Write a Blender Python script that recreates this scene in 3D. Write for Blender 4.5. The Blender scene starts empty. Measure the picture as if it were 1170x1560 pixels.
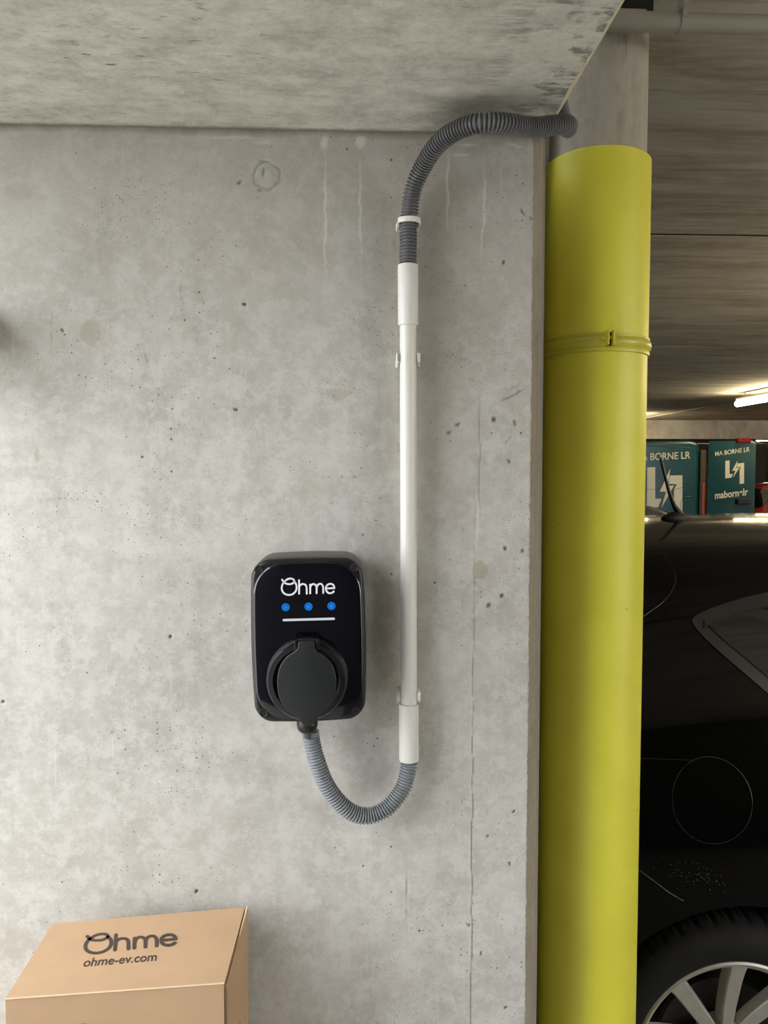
import bpy, bmesh, math, random
import numpy as np
from mathutils import Vector, Matrix
from mathutils.bvhtree import BVHTree
from mathutils.geometry import delaunay_2d_cdt, tessellate_polygon
random.seed(4)
C = bpy.context.scene.collection
R = math.radians
# ------------------------------------------------------------------ camera, sky, exposure
CAM = Vector((0, -1.263, 1.72)); YAW = 2.6; PITCH = 3.0; FPX = 1170.0
cd = bpy.data.cameras.new('camera'); cam = bpy.data.objects.new('camera', cd); C.objects.link(cam)
cam.location = CAM; cam.rotation_euler = (R(90 - PITCH), 0, R(-YAW))
cd.sensor_fit = 'VERTICAL'; cd.sensor_height = 36; cd.lens = 36 * FPX / 1560; cd.clip_start = .02; cd.clip_end = 200
bpy.context.scene.camera = cam
W = bpy.data.worlds.new('world'); bpy.context.scene.world = W; W.use_nodes = True
bg = W.node_tree.nodes['Background']; bg.inputs[0].default_value = (.96, .98, 1.0, 1); bg.inputs[1].default_value = 7.1
vs = bpy.context.scene.view_settings
vs.view_transform = 'Standard'; vs.look = 'None'; vs.gamma = 1; vs.use_curve_mapping = False; vs.exposure = 0.0
LAMP_WATTS = 42.0                                                       # emission strength of the fluorescent tubes
rot = Matrix.Rotation(R(-YAW), 3, 'Z') @ Matrix.Rotation(R(90 - PITCH), 3, 'X')
def ray(px, py): return rot @ Vector(((px - 585) / FPX, -(py - 780) / FPX, -1))
def P(px, py, Y):                                                      # measured pixel -> point at depth Y
    d = ray(px, py); return CAM + d * ((Y - CAM.y) / d.y)

# ------------------------------------------------------------------ node helpers
class NT:
    def __init__(s, name):
        s.m = bpy.data.materials.new(name); s.m.use_nodes = True; s.t = s.m.node_tree; s.N = s.t.nodes; s.L = s.t.links
        s.b = s.N['Principled BSDF']; s.out = s.N['Material Output']
    def n(s, typ, **k):
        o = s.N.new(typ)
        for a, v in k.items(): setattr(o, a, v)
        return o
    def put(s, sock, v):
        if hasattr(v, 'is_output') or isinstance(v, bpy.types.NodeSocket): s.L.new(v, sock)
        elif v is not None:
            if isinstance(v, (tuple, list)) and len(v) == 3 and sock.type == 'RGBA': v = (*v, 1)
            sock.default_value = v
    def math(s, op, a, b=None, c=None, clamp=False):
        o = s.n('ShaderNodeMath', operation=op, use_clamp=clamp)
        for i, v in enumerate((a, b, c)):
            if v is not None: s.put(o.inputs[i], v)
        return o.outputs[0]
    def vmath(s, op, a, b=None):
        o = s.n('ShaderNodeVectorMath', operation=op); s.put(o.inputs[0], a)
        if b is not None:
            if op == 'SCALE': s.put(o.inputs['Scale'], b)
            else: s.put(o.inputs[1], b)
        return o.outputs['Value'] if op in ('LENGTH', 'DISTANCE') else o.outputs[0]
    def mapping(s, v, loc=(0, 0, 0), rot=(0, 0, 0), sc=(1, 1, 1), typ='POINT'):
        o = s.n('ShaderNodeMapping', vector_type=typ); s.put(o.inputs[0], v)
        o.inputs['Location'].default_value = loc; o.inputs['Rotation'].default_value = rot; o.inputs['Scale'].default_value = sc
        return o.outputs[0]
    def coord(s, which='Object'): return s.n('ShaderNodeTexCoord').outputs[which]
    def noise(s, v, scale, detail=4, rough=.55, dist=0, out=0):
        o = s.n('ShaderNodeTexNoise'); s.put(o.inputs['Vector'], v); s.put(o.inputs['Scale'], scale)
        o.inputs['Detail'].default_value = detail; o.inputs['Roughness'].default_value = rough; o.inputs['Distortion'].default_value = dist
        return o.outputs[out]
    def rng(s, v, a, b, c=0.0, d=1.0, smooth=False):
        o = s.n('ShaderNodeMapRange'); o.interpolation_type = 'SMOOTHSTEP' if smooth else 'LINEAR'
        for i, x in enumerate((v, a, b, c, d)): s.put(o.inputs[i], x)
        return o.outputs[0]
    def mix(s, f, a, b, mode='MIX'):
        o = s.n('ShaderNodeMix', data_type='RGBA', blend_type=mode)
        s.put(o.inputs[0], f); s.put(o.inputs[6], a); s.put(o.inputs[7], b); return o.outputs[2]
    def bump(s, h, strength=.3, dist=.002):
        o = s.n('ShaderNodeBump'); s.put(o.inputs['Height'], h); o.inputs['Strength'].default_value = strength; o.inputs['Distance'].default_value = dist
        s.L.new(o.outputs[0], s.b.inputs['Normal'])
    def done(s, col=None, rough=None, metal=None, coat=None, spec=None):
        if col is not None: s.put(s.b.inputs['Base Color'], col)
        if rough is not None: s.put(s.b.inputs['Roughness'], rough)
        if metal is not None: s.put(s.b.inputs['Metallic'], metal)
        if coat is not None: s.put(s.b.inputs['Coat Weight'], coat); s.b.inputs['Coat Roughness'].default_value = .03
        if spec is not None: s.put(s.b.inputs['Specular IOR Level'], spec)
        return s.m

def plain(name, col, rough=.5, metal=0, coat=0, var=.08, scale=40, bump=0, spec=None):
    t = NT(name); v = t.coord(); nz = t.noise(v, scale, 4)
    f = t.rng(nz, .3, .7)
    a = tuple(c * (1 - var) for c in col); b = tuple(min(1, c * (1 + var)) for c in col)
    c = t.mix(f, a, b); r = t.rng(nz, .3, .7, max(0, rough - .04), min(1, rough + .04))
    if bump: t.bump(t.noise(v, scale * 8, 2), bump, .001)
    return t.done(c, r, metal, coat, spec)

def emit(name, col, strength):
    t = NT(name); e = t.n('ShaderNodeEmission'); e.inputs[0].default_value = (*col, 1); e.inputs[1].default_value = strength
    t.L.new(e.outputs[0], t.out.inputs[0]); return t.m

# ------------------------------------------------------------------ geometry helpers
class MB:
    def __init__(s): s.v = []; s.f = []
    def add(s, vs_, fs_):
        o = len(s.v); s.v += [Vector(p) for p in vs_]; s.f += [tuple(i + o for i in f) for f in fs_]; return s
    def box(s, a, b, M=None):
        x0, y0, z0 = a; x1, y1, z1 = b
        v = [(x0, y0, z0), (x1, y0, z0), (x1, y1, z0), (x0, y1, z0), (x0, y0, z1), (x1, y0, z1), (x1, y1, z1), (x0, y1, z1)]
        if M: v = [M @ Vector(p) for p in v]
        return s.add(v, [(0, 3, 2, 1), (4, 5, 6, 7), (0, 1, 5, 4), (1, 2, 6, 5), (2, 3, 7, 6), (3, 0, 4, 7)])
    def bbox(s, a, b, r=.003, seg=2, M=None):                          # bevelled box
        bm = bmesh.new(); bmesh.ops.create_cube(bm, size=1)
        for v in bm.verts: v.co = Vector([(a[i] + b[i]) / 2 + v.co[i] * (b[i] - a[i]) for i in range(3)])
        bmesh.ops.bevel(bm, geom=bm.edges[:], offset=r, segments=seg, affect='EDGES', profile=.5)
        if M: bm.transform(M)
        bm.verts.index_update(); s.add([v.co.copy() for v in bm.verts], [[v.index for v in f.verts] for f in bm.faces]); bm.free(); return s
    def prism(s, pts, off, bev=0.0):                                   # pts 3D closed planar outline, extruded by vector off
        bm = bmesh.new(); vv = [bm.verts.new(p) for p in pts]; f = bm.faces.new(vv)
        r = bmesh.ops.extrude_face_region(bm, geom=[f]); nv = [g for g in r['geom'] if isinstance(g, bmesh.types.BMVert)]
        bmesh.ops.translate(bm, verts=nv, vec=Vector(off)); bmesh.ops.recalc_face_normals(bm, faces=bm.faces[:])
        if bev:
            top = set(nv); e = [e for e in bm.edges if e.verts[0] in top and e.verts[1] in top]
            bmesh.ops.bevel(bm, geom=e, offset=bev, segments=3, affect='EDGES', profile=.5, clamp_overlap=True)
        big = [f for f in bm.faces if len(f.verts) > 4]; bmesh.ops.triangulate(bm, faces=big)
        bm.verts.index_update(); s.add([v.co.copy() for v in bm.verts], [[v.index for v in f.verts] for f in bm.faces]); bm.free(); return s
    def tube(s, pts, r, n=16, cap=True, closed=False):                 # r number or list
        pts = [Vector(p) for p in pts]; N = len(pts); rs = r if isinstance(r, (list, tuple)) else [r] * N
        T = []
        for i in range(N):
            a = pts[i - 1] if (i or closed) else pts[0]; b = pts[(i + 1) % N] if (i < N - 1 or closed) else pts[-1]
            T.append((b - a).normalized())
        up = Vector((0, 0, 1)) if abs(T[0].z) < .9 else Vector((0, 1, 0)); u = T[0].cross(up).normalized()
        base = len(s.v)
        for i in range(N):
            u = (u - T[i] * u.dot(T[i])).normalized(); w = T[i].cross(u)
            for k in range(n):
                a = 2 * math.pi * k / n; s.v.append(pts[i] + (u * math.cos(a) + w * math.sin(a)) * rs[i])
        for i in range(N if closed else N - 1):
            j = (i + 1) % N
            for k in range(n): s.f.append((base + i * n + k, base + i * n + (k + 1) % n, base + j * n + (k + 1) % n, base + j * n + k))
        if cap and not closed: s.f.append(tuple(base + k for k in range(n))[::-1]); s.f.append(tuple(base + (N - 1) * n + k for k in range(n)))
        return s
    def lathe(s, prof, o, ax, n=64, cap=False):                         # prof [(r, h)] around axis ax from point o
        ax = Vector(ax).normalized(); u = ax.cross(Vector((0, 0, 1)) if abs(ax.z) < .9 else Vector((1, 0, 0))).normalized(); w = ax.cross(u); o = Vector(o)
        base = len(s.v)
        for r_, h in prof:
            for k in range(n):
                a = 2 * math.pi * k / n; s.v.append(o + ax * h + (u * math.cos(a) + w * math.sin(a)) * r_)
        for i in range(len(prof) - 1):
            for k in range(n): s.f.append((base + i * n + k, base + i * n + (k + 1) % n, base + (i + 1) * n + (k + 1) % n, base + (i + 1) * n + k))
        if cap: s.f.append(tuple(base + k for k in range(n))[::-1]); s.f.append(tuple(base + (len(prof) - 1) * n + k for k in range(n)))
        return s
    def build(s, name, mat, parent=None, smooth=None, kind=None, label=None, origin=None):
        off = Vector((0, 0, 0)); q = parent
        while q is not None: off += q.location; q = q.parent
        if origin is not None: off = off + Vector(origin) - off if parent is None else off
        me = bpy.data.meshes.new(name); me.from_pydata([tuple(p - off) for p in s.v], [], s.f); me.validate(); me.update()
        bm = bmesh.new(); bm.from_mesh(me); bmesh.ops.recalc_face_normals(bm, faces=bm.faces[:]); bm.to_mesh(me); bm.free()
        if smooth is not None:
            me.polygons.foreach_set('use_smooth', [True] * len(me.polygons)); me.set_sharp_from_angle(angle=R(smooth))
        me.materials.append(mat)
        o = bpy.data.objects.new(name, me); C.objects.link(o); o.parent = parent
        if parent is None: o.location = off
        if kind: o['kind'] = kind
        if label: o['label'] = label
        return o

def tag(o, label, cat, group=None):
    o['label'] = label; o['category'] = cat
    if group: o['group'] = group
    return o
def thing(name, label, cat, loc=(0, 0, 0), group=None):
    o = bpy.data.objects.new(name, None); C.objects.link(o); o.location = loc; o.empty_display_size = .05
    return tag(o, label, cat, group)
def copy_tree(o, parent=None):
    c = o.copy(); C.objects.link(c); c.parent = parent
    for ch in list(o.children): copy_tree(ch, c)
    return c
def spline(pts, step):                                                 # Catmull-Rom resampled at even steps
    pts = [Vector(p) for p in pts]; out = []; Q = [pts[0] * 2 - pts[1]] + pts + [pts[-1] * 2 - pts[-2]]
    for i in range(1, len(Q) - 2):
        for k in range(40):
            t = k / 40; a, b, c, d = Q[i - 1:i + 3]
            out.append(.5 * ((2 * b) + (c - a) * t + (2 * a - 5 * b + 4 * c - d) * t * t + (3 * b - a - 3 * c + d) * t ** 3))
    out.append(pts[-1]); res = [out[0]]; acc = 0
    for a, b in zip(out, out[1:]):
        L = (b - a).length
        while acc + L >= step:
            a = a + (b - a) * ((step - acc) / L); L = (b - a).length; acc = 0; res.append(a.copy())
        acc += L
    return res
def stroke(mb, pts, w, mapf, off, seg=8):                              # flat round-ended pen stroke, 2D points -> mapf -> extruded by off
    pts = [Vector((p[0], p[1])) for p in pts]
    if len(pts) > 2:
        pp = [q.to_2d() for q in spline([(p.x, p.y, 0) for p in pts], (sum((b - a).length for a, b in zip(pts, pts[1:]))) / (len(pts) * 5))]; pp[-1:] = [pts[-1]]
        pts = pp
    L = []; Rr = []
    for i, p in enumerate(pts):
        a = pts[max(0, i - 1)]; b = pts[min(len(pts) - 1, i + 1)]; t = (b - a).normalized(); nn = Vector((-t.y, t.x)) * w / 2
        L.append(p + nn); Rr.append(p - nn)
    def cap(c, a0): return [c + Vector((math.cos(a0 - math.pi * k / seg), math.sin(a0 - math.pi * k / seg))) * w / 2 for k in range(1, seg)]
    t1 = (pts[-1] - pts[-2]).normalized(); t0 = (pts[1] - pts[0]).normalized()
    n = len(pts); V = [mapf(p.x, p.y) for p in L] + [mapf(p.x, p.y) for p in Rr]; F = [(i, i + 1, n + i + 1, n + i) for i in range(n - 1)]
    def addcap(c, a0, ia, ib):
        cs = cap(c, a0); b = len(V); V.extend(mapf(p.x, p.y) for p in cs); F.append((ia, *range(b, b + len(cs)), ib))
    addcap(pts[-1], math.atan2(t1.y, t1.x) + math.pi / 2, n - 1, 2 * n - 1)
    addcap(pts[0], math.atan2(t0.y, t0.x) - math.pi / 2, n, 0)
    m = len(V); off = Vector(off); V2 = [v + off for v in V]
    from collections import Counter
    ec = Counter(tuple(sorted((f[i], f[(i + 1) % len(f)]))) for f in F for i in range(len(f)))
    side = [(f[i], f[(i + 1) % len(f)], f[(i + 1) % len(f)] + m, f[i] + m) for f in F for i in range(len(f)) if ec[tuple(sorted((f[i], f[(i + 1) % len(f)])))] == 1]
    mb.add(V + V2, [f for f in F] + [tuple(i + m for i in f)[::-1] for f in F] + side)
def text(s, mapf, off, size=1.0, bold=0.0, spacing=1.0):                # Blender's own font as flat raised print
    cu = bpy.data.curves.new('t', 'FONT'); cu.body = s; cu.size = size; cu.extrude = .01; cu.offset = bold; cu.space_character = spacing
    o = bpy.data.objects.new('t', cu); C.objects.link(o); bpy.context.view_layer.update()
    me = o.evaluated_get(bpy.context.evaluated_depsgraph_get()).to_mesh()
    vv = [v.co.copy() for v in me.vertices]; ff = [tuple(p.vertices) for p in me.polygons]
    x0 = min(v.x for v in vv); off = Vector(off)
    V = [mapf(v.x - x0, v.y) + off * (1 if v.z > 0 else 0) for v in vv]
    bpy.data.objects.remove(o); bpy.data.curves.remove(cu); mb = MB(); mb.add(V, ff); mb.w = max(v.x for v in vv) - x0; return mb
def text_width(s, **k): return text(s, lambda x, y: Vector((x, y, 0)), (0, 0, 0), **k).w

# ------------------------------------------------------------------ materials
def wpx(px, py, a, b, ang=0, soft=.3, k=1.0): p = P(px, py, 0); return (p.x, p.z, a * .00112, b * .00112, ang, soft, k)
MARKS = [None, None, None]
def np_noise(x, z, cell, seed):                                        # smooth lattice noise in -1..1
    rs = np.random.RandomState(seed); g = rs.uniform(-1, 1, (512, 512)); X = x / cell + 200; Z = z / cell + 100
    i = np.floor(X).astype(int); j = np.floor(Z).astype(int); fx = X - i; fz = Z - j; fx = fx * fx * (3 - 2 * fx); fz = fz * fz * (3 - 2 * fz); i %= 511; j %= 511
    return (g[i, j] * (1 - fx) + g[i + 1, j] * fx) * (1 - fz) + (g[i, j + 1] * (1 - fx) + g[i + 1, j + 1] * fx) * fz
def mask(x, z, items, amp, cell, seed):
    dx = x + amp * (np_noise(x, z, cell, seed) + .5 * np_noise(x, z, cell / 2.7, seed + 1)); dz = z + amp * (np_noise(x, z, cell, seed + 2) + .5 * np_noise(x, z, cell / 2.7, seed + 3))
    acc = np.zeros_like(x)
    for cx, cz, a, b, ang, soft, k in items:
        c_, s_ = math.cos(R(ang)), math.sin(R(ang)); u = ((dx - cx) * c_ - (dz - cz) * s_) / a; w = ((dx - cx) * s_ + (dz - cz) * c_) / b
        t = np.clip((1 - np.sqrt(u * u + w * w)) / soft, 0, 1); acc = np.maximum(acc, t * t * (3 - 2 * t) * k)
    return acc
PALE = [wpx(495, 217, 8, 11, 0, .6, .6), wpx(549, 217, 10, 11, 0, .6, .6), wpx(496, 330, 2.6, 120, 0, .8, .6), wpx(549, 320, 2.4, 110, 0, .8, .55), wpx(683, 290, 2.5, 80, 0, .8, .55), wpx(736, 320, 2.5, 100, 0, .8, .6),
                        wpx(702, 236, 22, 2.5, 0, .8, .5), wpx(715, 222, 20, 4, 0, .8, .5), wpx(784, 222, 16, 3, 0, .8, .6), wpx(764, 280, 2, 45, 0, .9, .35), wpx(350, 210, 60, 3, 0, .9, .35), wpx(400, 216, 25, 4, 0, .9, .4), wpx(727, 800, 2.2, 75, 0, .8, .7)]
PATCH = [wpx(138, 507, 17, 19, 0, .25, .55), wpx(137, 520, 9, 12, 0, .3, .45), wpx(27, 292, 24, 15, 5, .3, .5), wpx(731, 868, 13, 15, 0, .12, .75), wpx(518, 600, 22, 10, 0, .3, .5), wpx(453, 748, 14, 14, 0, .4, .35), wpx(473, 738, 22, 9, 0, .5, .25), wpx(57, 693, 6, 10, 0, .5, .6), wpx(460, 752, 14, 17, 0, .5, .4)]
SCUFF = [wpx(780, 603, 28, 1.6, -26, .7, .7), wpx(783, 590, 18, 1, -22, .7, .5), wpx(697, 647, 6, 3.5, -25, .6, .8), wpx(684, 659, 4.5, 3.5, 0, .6, .8), wpx(752, 639, 4, 5, 10, .4, 1), wpx(785, 645, 2, 6, -20, .5, .9), wpx(775, 668, 12, 1.2, -48, .7, .45), wpx(776, 702, 2, 4, -30, .4, .9), wpx(770, 836, 4, 3.5, 20, .4, 1), wpx(796, 838, 2, 4, 0, .4, .9), wpx(765, 907, 3.6, 5, 10, .4, 1), wpx(745, 922, 3.4, 4.5, 10, .4, 1),
                         wpx(372, 463, 4, 2, 0, .3, 1), wpx(359, 625, 3, 1.8, 0, .3, 1), wpx(96, 504, 1.5, 4, -20, .3, 1), wpx(365, 278, 5, 2, -50, .5, .8), wpx(402, 262, 3, 9, 10, .6, .6), wpx(404, 246, 9, 2, 10, .6, .7), wpx(396, 290, 5, 1.5, 0, .5, .7), wpx(797, 322, 2.4, 9, -35, .6, .8), wpx(812, 335, 1.5, 8, -60, .6, .8), wpx(768, 400, 2, 4, 20, .5, .9), wpx(299, 1358, 3, 3, 0, .3, 1), wpx(260, 970, 2.6, 2.6, 0, .3, 1), wpx(5, 1070, 3, 3, 0, .3, 1), wpx(733, 1452, 1.5, 4, 0, .3, 1), wpx(715, 1410, 2.5, 3, 20, .3, 1), wpx(743, 1274, 2.5, 2.5, 0, .3, 1), wpx(783, 1237, 2.6, 2.6, 0, .3, 1), wpx(771, 1535, 3, 2, -30, .3, 1), wpx(777, 1316, 1.6, 4, 0, .3, .9), wpx(224, 550, 1, 30, -14, .8, .4), wpx(80, 500, 1.2, 40, 3, .8, .3), wpx(277, 450, 1, 20, -8, .8, .4)]
SEAM = [(.2072, .9, .0014, .95, 0, .6, .75), (.0955, 1.02, .0012, .125, 0, .6, .6), wpx(731, 700, 1.4, 120, 0, .6, .5)]
SEAML = [(.2042, .9, .0013, .92, 0, .6, .55)]
def concrete_wall():
    t = NT('board_marked_wall_concrete'); v = t.coord()
    big = t.noise(v, 1.6, 5, .6); mid = t.noise(v, 9, 8, .7); fine = t.noise(v, 55, 8, .75)
    tall = t.noise(t.mapping(v, sc=(22, 22, 1.3)), 1, 6, .6)
    c = t.mix(t.rng(mid, .34, .68), (.42, .405, .365), (.57, .555, .52))
    c = t.mix(t.math('MULTIPLY', t.rng(big, .42, .68, smooth=True), .50), c, (.40, .385, .345))
    c = t.mix(t.math('MULTIPLY', t.rng(tall, .50, .72), .34), c, (.36, .35, .31))
    c = t.mix(t.math('MULTIPLY', t.rng(fine, .50, .70), .40), c, (.62, .61, .575))
    c = t.mix(t.math('MULTIPLY', t.rng(fine, .50, .33), .30), c, (.33, .32, .29))
    mot = t.noise(v, 24, 9, .8)
    c = t.mix(t.math('MULTIPLY', t.rng(mot, .47, .58, smooth=True), .55), c, (.60, .595, .565))
    at = t.n('ShaderNodeVertexColor', layer_name='marks'); sp_ = t.n('ShaderNodeSeparateColor'); t.L.new(at.outputs[0], sp_.inputs[0]); pale, patch, scuff = sp_.outputs; seam = at.outputs[1]
    # pale run-off lines and spatter
    w = t.noise(t.mapping(v, rot=(0, R(14), 0), sc=(120, 120, 6)), 1, 3, .5); ms = t.rng(t.noise(v, 3.2, 2), .52, .66)
    c = t.mix(t.math('MULTIPLY', t.math('MULTIPLY', t.rng(w, .64, .72), ms), .35), c, (.74, .74, .71))
    # slab shade painted on the upper wall, and a darker band around the pipe
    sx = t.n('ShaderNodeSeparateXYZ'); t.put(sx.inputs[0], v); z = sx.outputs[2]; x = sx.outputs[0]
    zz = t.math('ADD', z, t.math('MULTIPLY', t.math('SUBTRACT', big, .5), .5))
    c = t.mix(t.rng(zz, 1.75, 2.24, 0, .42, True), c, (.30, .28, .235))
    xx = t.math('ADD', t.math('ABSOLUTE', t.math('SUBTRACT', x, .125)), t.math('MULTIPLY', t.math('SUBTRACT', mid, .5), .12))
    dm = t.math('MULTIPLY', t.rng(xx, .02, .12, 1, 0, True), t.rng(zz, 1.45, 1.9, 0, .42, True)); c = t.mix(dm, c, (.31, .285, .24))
    # joint dirt and drips
    edge = t.rng(t.math('ADD', z, t.math('MULTIPLY', mid, .03)), 2.268, 2.284, 0, .85); c = t.mix(edge, c, (.16, .125, .08))
    c = t.mix(pale, c, (.66, .64, .58))
    c = t.mix(patch, c, (.37, .335, .26))
    # tie-hole ring and scuffs
    c = t.mix(t.math('MULTIPLY', scuff, .85), c, (.10, .09, .075))
    # shuttering seams
    c = t.mix(seam, c, (.17, .155, .13))
    # blow holes: three sizes, clustered
    hole = None
    for sc, thr, k, lo in ((42, .055, 1, .42), (95, .085, .9, .44), (210, .14, .75, .44)):
        vo = t.n('ShaderNodeTexVoronoi', voronoi_dimensions='2D'); dd = t.n('ShaderNodeSeparateXYZ'); t.put(dd.inputs[0], t.vmath('ADD', v, t.vmath('SCALE', t.noise(v, 130, 2, out=1), .002))); cx_ = t.n('ShaderNodeCombineXYZ'); t.L.new(dd.outputs[0], cx_.inputs[0]); t.L.new(dd.outputs[2], cx_.inputs[1]); d = cx_.outputs[0]
        t.put(vo.inputs['Vector'], d); vo.inputs['Scale'].default_value = sc
        s3 = t.n('ShaderNodeSeparateColor'); t.L.new(vo.outputs['Color'], s3.inputs[0])
        clus = t.rng(t.noise(t.vmath('ADD', v, (sc, 0, 0)), 5, 3), lo, .66)
        rad = t.math('MULTIPLY', t.math('MULTIPLY', t.math('POWER', s3.outputs[0], 4.0), thr * 1.9), clus)
        h = t.math('MULTIPLY', t.math('LESS_THAN', vo.outputs['Distance'], rad), k); hole = h if hole is None else t.math('MAXIMUM', hole, h)
    c = t.mix(t.math('MULTIPLY', hole, .82), c, (.075, .068, .055))
    hgt = t.math('SUBTRACT', t.math('MULTIPLY', fine, .25), t.math('ADD', hole, t.math('ADD', t.math('MULTIPLY', scuff, .8), t.math('MULTIPLY', seam, .8))))
    t.bump(hgt, .45, .0015)
    return t.done(c, .86, spec=.25)

def concrete_soffit(name, c0, c1, dark, sc=(7, 14, 7), right=False):
    t = NT(name); v = t.coord()
    mid = t.noise(t.mapping(v, rot=(0, 0, R(12)), sc=sc), 1, 12, .76); big = t.noise(v, 1.5, 3); fine = t.noise(v, 70, 6, .7)
    c = t.mix(t.rng(mid, .38, .62), c0, c1); c = t.mix(t.math('MULTIPLY', t.rng(fine, .45, .62), .45), c, c1)
    m2 = t.noise(t.mapping(v, rot=(0, 0, R(12)), sc=(sc[0] * 2.6, sc[1] * 3.4, 1)), 1, 8, .75)
    c = t.mix(t.math('MULTIPLY', t.rng(m2, .55, .70), .6), c, dark)
    spk = t.noise(t.mapping(v, rot=(0, 0, R(-14)), sc=(34, 120, 1)), 1, 4, .6); cl = t.rng(t.noise(v, 6, 3), .50, .68)
    c = t.mix(t.math('MULTIPLY', t.math('MULTIPLY', t.rng(spk, .61, .67), cl), .8), c, tuple(k * .3 for k in dark))
    if right:
        sx = t.n('ShaderNodeSeparateXYZ'); t.put(sx.inputs[0], v)
        rx = t.rng(sx.outputs[0], .13, .29, 0, 1, True)
        hat = t.noise(t.mapping(v, rot=(0, 0, R(57)), sc=(24, 170, 1)), 1, 4, .6, .3); pm = t.rng(t.noise(t.mapping(v, loc=(.4, .2, 0)), 17, 4, .6), .47, .56)
        c = t.mix(t.math('MULTIPLY', rx, .35), c, (.56, .55, .49))
        k = t.math('MULTIPLY', t.math('MULTIPLY', t.rng(hat, .44, .52), pm), rx); c = t.mix(t.math('MULTIPLY', k, .85), c, (.17, .16, .14))
        blk = t.rng(t.math('ADD', t.math('ABSOLUTE', t.math('SUBTRACT', sx.outputs[0], .20)), t.math('MULTIPLY', mid, .05)), .03, .15, 1, 0, True)
        by = t.rng(sx.outputs[1], -.145, -.10, 0, 1, True); c = t.mix(t.math('MULTIPLY', t.math('MULTIPLY', blk, by), .75), c, (.12, .115, .10))
        dirt = t.rng(t.math('ADD', sx.outputs[1], t.math('MULTIPLY', t.math('SUBTRACT', fine, .5), .02)), -.012, -.002, 0, .75); c = t.mix(dirt, c, (.17, .13, .09))
    t.bump(t.math('ADD', mid, t.math('MULTIPLY', fine, .4)), .35, .003)
    return t.done(c, .9, spec=.2)

def garage_ceiling():
    t = NT('board_streaked_ceiling_concrete'); v = t.coord()
    d = t.vmath('ADD', v, t.vmath('SCALE', t.vmath('SUBTRACT', t.noise(v, 1.5, 3, out=1), (.5, .5, .5)), .35))
    a = t.noise(t.mapping(d, sc=(1.0, 4.2, 1)), 1.1, 8, .62); b = t.noise(t.mapping(v, sc=(1.2, 14, 1)), 1.2, 5, .6); e = t.noise(t.mapping(v, sc=(3, 14, 1)), 3, 8, .7)
    c = t.mix(t.rng(a, .42, .62), (.70, .66, .575), (.48, .42, .335)); c = t.mix(t.math('MULTIPLY', t.rng(e, .44, .62), .5), c, (.78, .745, .66))
    c = t.mix(t.math('MULTIPLY', t.rng(b, .52, .66), .6), c, (.34, .29, .22))
    t.bump(a, .2, .004); return t.done(c, .85, spec=.25)

def guard_yellow():
    t = NT('embossed_yellow_plastic'); v = t.coord()
    sx = t.n('ShaderNodeSeparateXYZ'); t.put(sx.inputs[0], v); cb = t.n('ShaderNodeCombineXYZ')
    t.put(cb.inputs[0], t.math('MULTIPLY', t.math('ARCTAN2', sx.outputs[0], t.math('MULTIPLY', sx.outputs[1], -1)), .097)); t.put(cb.inputs[1], t.math('MULTIPLY', sx.outputs[2], 1.0))
    w = t.n('ShaderNodeTexWave', wave_type='BANDS', bands_direction='X'); sn = t.math('MULTIPLY', t.math('SINE', t.math('MULTIPLY', sx.outputs[2], 480)), .0006)
    cb2 = t.n('ShaderNodeCombineXYZ'); s2_ = t.n('ShaderNodeSeparateXYZ'); t.L.new(cb.outputs[0], s2_.inputs[0]); t.put(cb2.inputs[0], t.math('ADD', s2_.outputs[0], sn)); t.put(cb2.inputs[1], s2_.outputs[1])
    t.put(w.inputs['Vector'], cb2.outputs[0]); w.inputs['Scale'].default_value = 84; w.inputs['Distortion'].default_value = .8; w.inputs['Detail'].default_value = 1
    n1 = t.noise(v, 5, 4); dots = t.n('ShaderNodeTexVoronoi'); t.put(dots.inputs['Vector'], v); dots.inputs['Scale'].default_value = 26
    s3 = t.n('ShaderNodeSeparateColor'); t.L.new(dots.outputs['Color'], s3.inputs[0])
    dd = t.math('LESS_THAN', dots.outputs['Distance'], t.math('MULTIPLY', t.math('POWER', s3.outputs[0], 6), .07))
    c = t.mix(t.rng(n1, .3, .7), (.68, .64, .05), (.78, .74, .07)); c = t.mix(t.math('MULTIPLY', dd, .7), c, (.2, .16, .03))
    t.bump(w.outputs[1], .16, .0010); return t.done(c, .42, spec=.45)

M = {}
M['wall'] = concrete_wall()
M['soffit'] = concrete_soffit('mottled_slab_concrete', (.42, .40, .345), (.66, .64, .565), (.35, .33, .275), sc=(15, 24, 7), right=True)
M['reveal'] = concrete_soffit('rough_edge_concrete', (.27, .235, .18), (.36, .32, .25), (.2, .17, .13), (30, 30, 6))
M['column'] = concrete_soffit('smooth_column_concrete', (.34, .315, .265), (.46, .43, .37), (.30, .27, .22), (12, 12, 3))
M['edge'] = plain('pale_edge_mortar', (.52, .47, .36), .9, var=.25, scale=60)
M['trimc'] = plain('grey_joint_profile', (.26, .24, .20), .8)
M['ceiling'] = garage_ceiling()
M['floor'] = concrete_soffit('worn_floor_concrete', (.42, .405, .375), (.52, .505, .47), (.2, .19, .17), (3, 3, 3))
M['asphalt'] = plain('dark_asphalt', (.10, .097, .09), .85, var=.2, scale=8)
M['dark_wall'] = plain('dark_blocker_wall', (.05, .05, .05), .9)  # near black so the unseen wall throws back little light
M['yellow'] = guard_yellow()
M['strap'] = plain('yellow_painted_steel', (.58, .53, .05), .38, var=.06, spec=.5)
M['pvc'] = plain('white_pvc', (.74, .73, .68), .32, var=.02, scale=20)
M['pvc2'] = plain('white_pvc_socket', (.72, .715, .68), .38, var=.02, scale=20)
M['clip'] = plain('white_nylon', (.78, .78, .74), .45, var=.03)
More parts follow.
